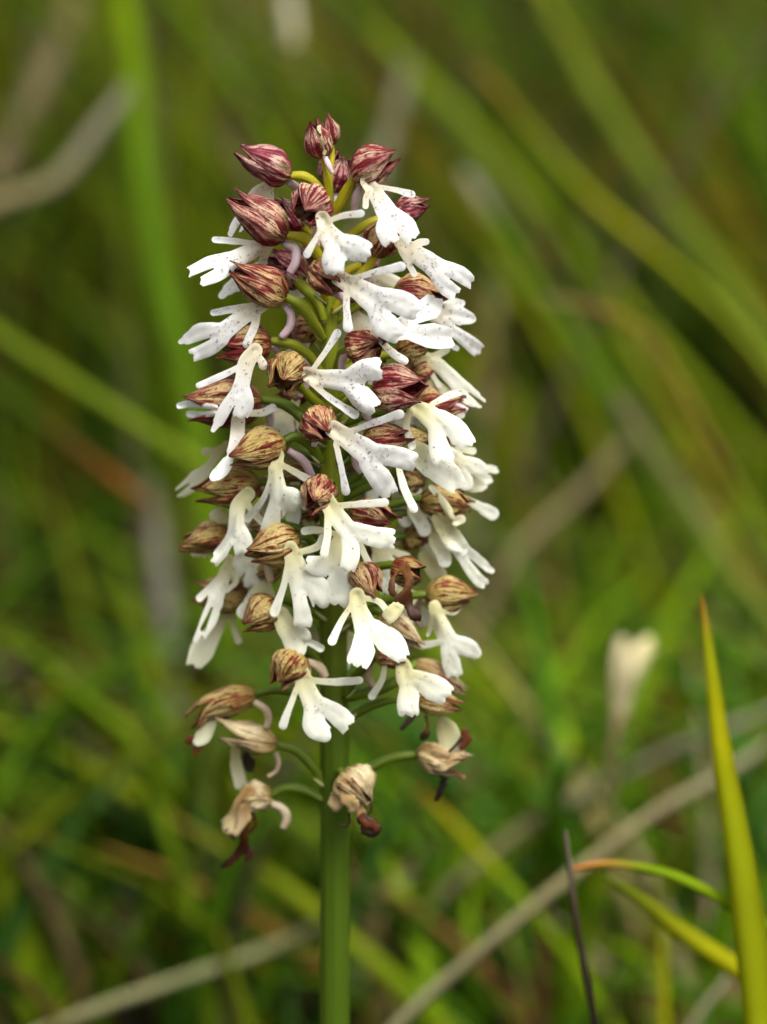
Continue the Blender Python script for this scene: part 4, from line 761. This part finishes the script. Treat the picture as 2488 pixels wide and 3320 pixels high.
blade('long bright blade sweeping from top centre-right to the right edge', [(1150, -60), (1200, 40), (1290, 205), (1450, 450), (1660, 740), (1740, 850)], 0.42, 70, [MG, (0.17, 0.23, 0.02), (0.17, 0.23, 0.02), YG], tip=0.9)
blade('yellow-green blade starting at an orange tip right of the top buds', [(1020, 130), (1070, 190), (1140, 275), (1270, 420), (1450, 575), (1660, 790)], 0.32, 34, [BR, (0.26, 0.13, 0.02), (0.2, 0.2, 0.01), MG, YG, MG, MG, MG, MG], tip=0.6)
blade('long green blade running parallel under the orange-tipped one', [(800, 60), (900, 160), (1010, 270), (1200, 490), (1400, 720), (1660, 1020)], 0.46, 56, [MG, BG, MG, BG, MG], tip=0.7)
straw('pale grey leaf end behind the upper right flowers', [(1000, 370), (1040, 430), (1090, 510), (1150, 620), (1260, 760)], 0.34, 68, [GY, GY, DG, DG, DG, DG, DG, DG], tip=0.6)
blade('thin reddish arching blade right of the spike', [(1170, 645), (1290, 665), (1400, 725), (1480, 850), (1570, 1010), (1680, 1200)], 0.24, 30, [ST, (0.26, 0.12, 0.03), (0.2, 0.13, 0.02), (0.2, 0.12, 0.02), MG, MG, MG], tip=0.5)
straw('greyish upright straw right of the top buds', [(880, 130), (860, 220), (830, 330), (800, 450)], 0.42, 62, [GY, GY, ST], tip=0.7)
straw('pale bent straw at the left edge level with the top flowers', [(280, 190), (220, 270), (130, 385), (60, 420), (-40, 450)], 0.32, 66, [(0.2, 0.18, 0.12), GY, ST, ST], root=False, tip=0.7)
straw('dim brown straw in the top left corner', [(170, -20), (140, 70), (80, 200), (0, 350), (-60, 450)], 0.5, 84, [ST, (0.22, 0.17, 0.09), (0.2, 0.15, 0.07)], tip=0.8)
straw('cream straw end hanging at the top edge', [(632, 95), (628, 50), (618, -10), (600, -80)], 0.36, 58, [CR, (0.5, 0.46, 0.33), ST], root=False, tip=0.8)
blade('green blade behind the left flowers, half way down', [(200, 1130), (260, 1260), (310, 1400), (350, 1560)], 0.32, 60, [DG, BG, BG])
straw('grey-mauve dead leaf close left of the spike', [(318, 1040), (335, 1130), (348, 1240), (365, 1360)], 0.36, 66, [(0.2, 0.18, 0.12), (0.30, 0.27, 0.22), (0.30, 0.26, 0.20)], tip=0.7)
blade('olive upright blade close right of the spike', [(1120, 820), (1112, 1000), (1100, 1200), (1085, 1420), (1070, 1620)], 0.45, 66, [MG, (0.14, 0.15, 0.02), (0.14, 0.14, 0.02)], tip=0.7)
straw('beige upright straw close right of the spike', [(1078, 560), (1062, 680), (1045, 850), (1030, 1000)], 0.42, 54, [ST, ST, (0.25, 0.22, 0.13)], tip=0.7)
blade('grey-green stalk sloping to the right edge, mid height', [(1330, 860), (1390, 950), (1500, 1110), (1600, 1260), (1720, 1420)], 0.28, 54, [(0.2, 0.18, 0.08), (0.15, 0.18, 0.025), (0.14, 0.18, 0.02)], tip=0.8)
straw('brownish straw sloping left from the bend of the grey-green stalk', [(1400, 920), (1340, 970), (1250, 1070), (1150, 1160), (1080, 1260)], 0.34, 48, [ST, (0.24, 0.19, 0.10), (0.2, 0.15, 0.07)], tip=0.8)
blade('olive-brown blade at the right edge, mid height', [(1340, 720), (1400, 810), (1480, 940), (1570, 1140), (1660, 1330)], 0.38, 54, [MG, (0.20, 0.18, 0.01), (0.20, 0.15, 0.012), BR], tip=0.7)
# withered cream flower to the right
wf = bpy.data.objects.new('withered_blossom', None); col.objects.link(wf)
K = 2488 / 1658
def wsheet(nm, pts, thick, colours, mt):
    P_ = np.array([np.array(at(p[0] * K, p[1] * K, 0.21 + p[3])) for p in pts]); s = spline(P_, 16); ww = spline([(p[2],) for p in pts], 16)[:, 0] * K * S * 1.18
    buf = ([], [], []); cs = np.array(colours); ci = np.linspace(0, 1, len(cs)); C = [tuple(float(np.interp(l, ci, cs[:, k])) for k in range(3)) for l in np.linspace(0, 1, 16)]
    add_blade(buf, s, ww, C, np.array((1.0, 0.3, 0.1)), thick=thick, fold=0.3); o = blade_obj(nm, buf, M[mt]); o.parent = wf; return o
wsheet('petal', [(1402, 1378, 20, 0.004), (1385, 1405, 44, 0), (1368, 1450, 48, -0.002), (1350, 1500, 46, 0), (1338, 1550, 34, 0.001)], 0.3, [(0.7, 0.6, 0.3), CR, CR, CR], 'straw')
wsheet('petal', [(1345, 1378, 26, 0.006), (1342, 1420, 46, 0.004), (1340, 1470, 46, 0.003), (1336, 1520, 30, 0.002)], 0.3, [CR, CR, CR], 'straw')
wsheet('petal', [(1420, 1400, 8, 0.003), (1398, 1415, 22, 0.002), (1376, 1450, 30, 0.004), (1356, 1490, 20, 0.003)], 0.3, [(0.3, 0.22, 0.08), CR, CR], 'straw')
wsheet('stalk', [(1336, 1530, 30, 0.001), (1330, 1575, 28, 0.001), (1322, 1700, 20, 0.004), (1318, 2000, 18, 0.01), (1318, 2700, 18, 0.02)], 0.8, [(0.34, 0.24, 0.14), (0.20, 0.14, 0.07), (0.05, 0.06, 0.01), (0.05, 0.06, 0.01)], 'straw')
wf['label'] = 'pale cream withered blossom out of focus right of the spike'; wf['category'] = 'flower'
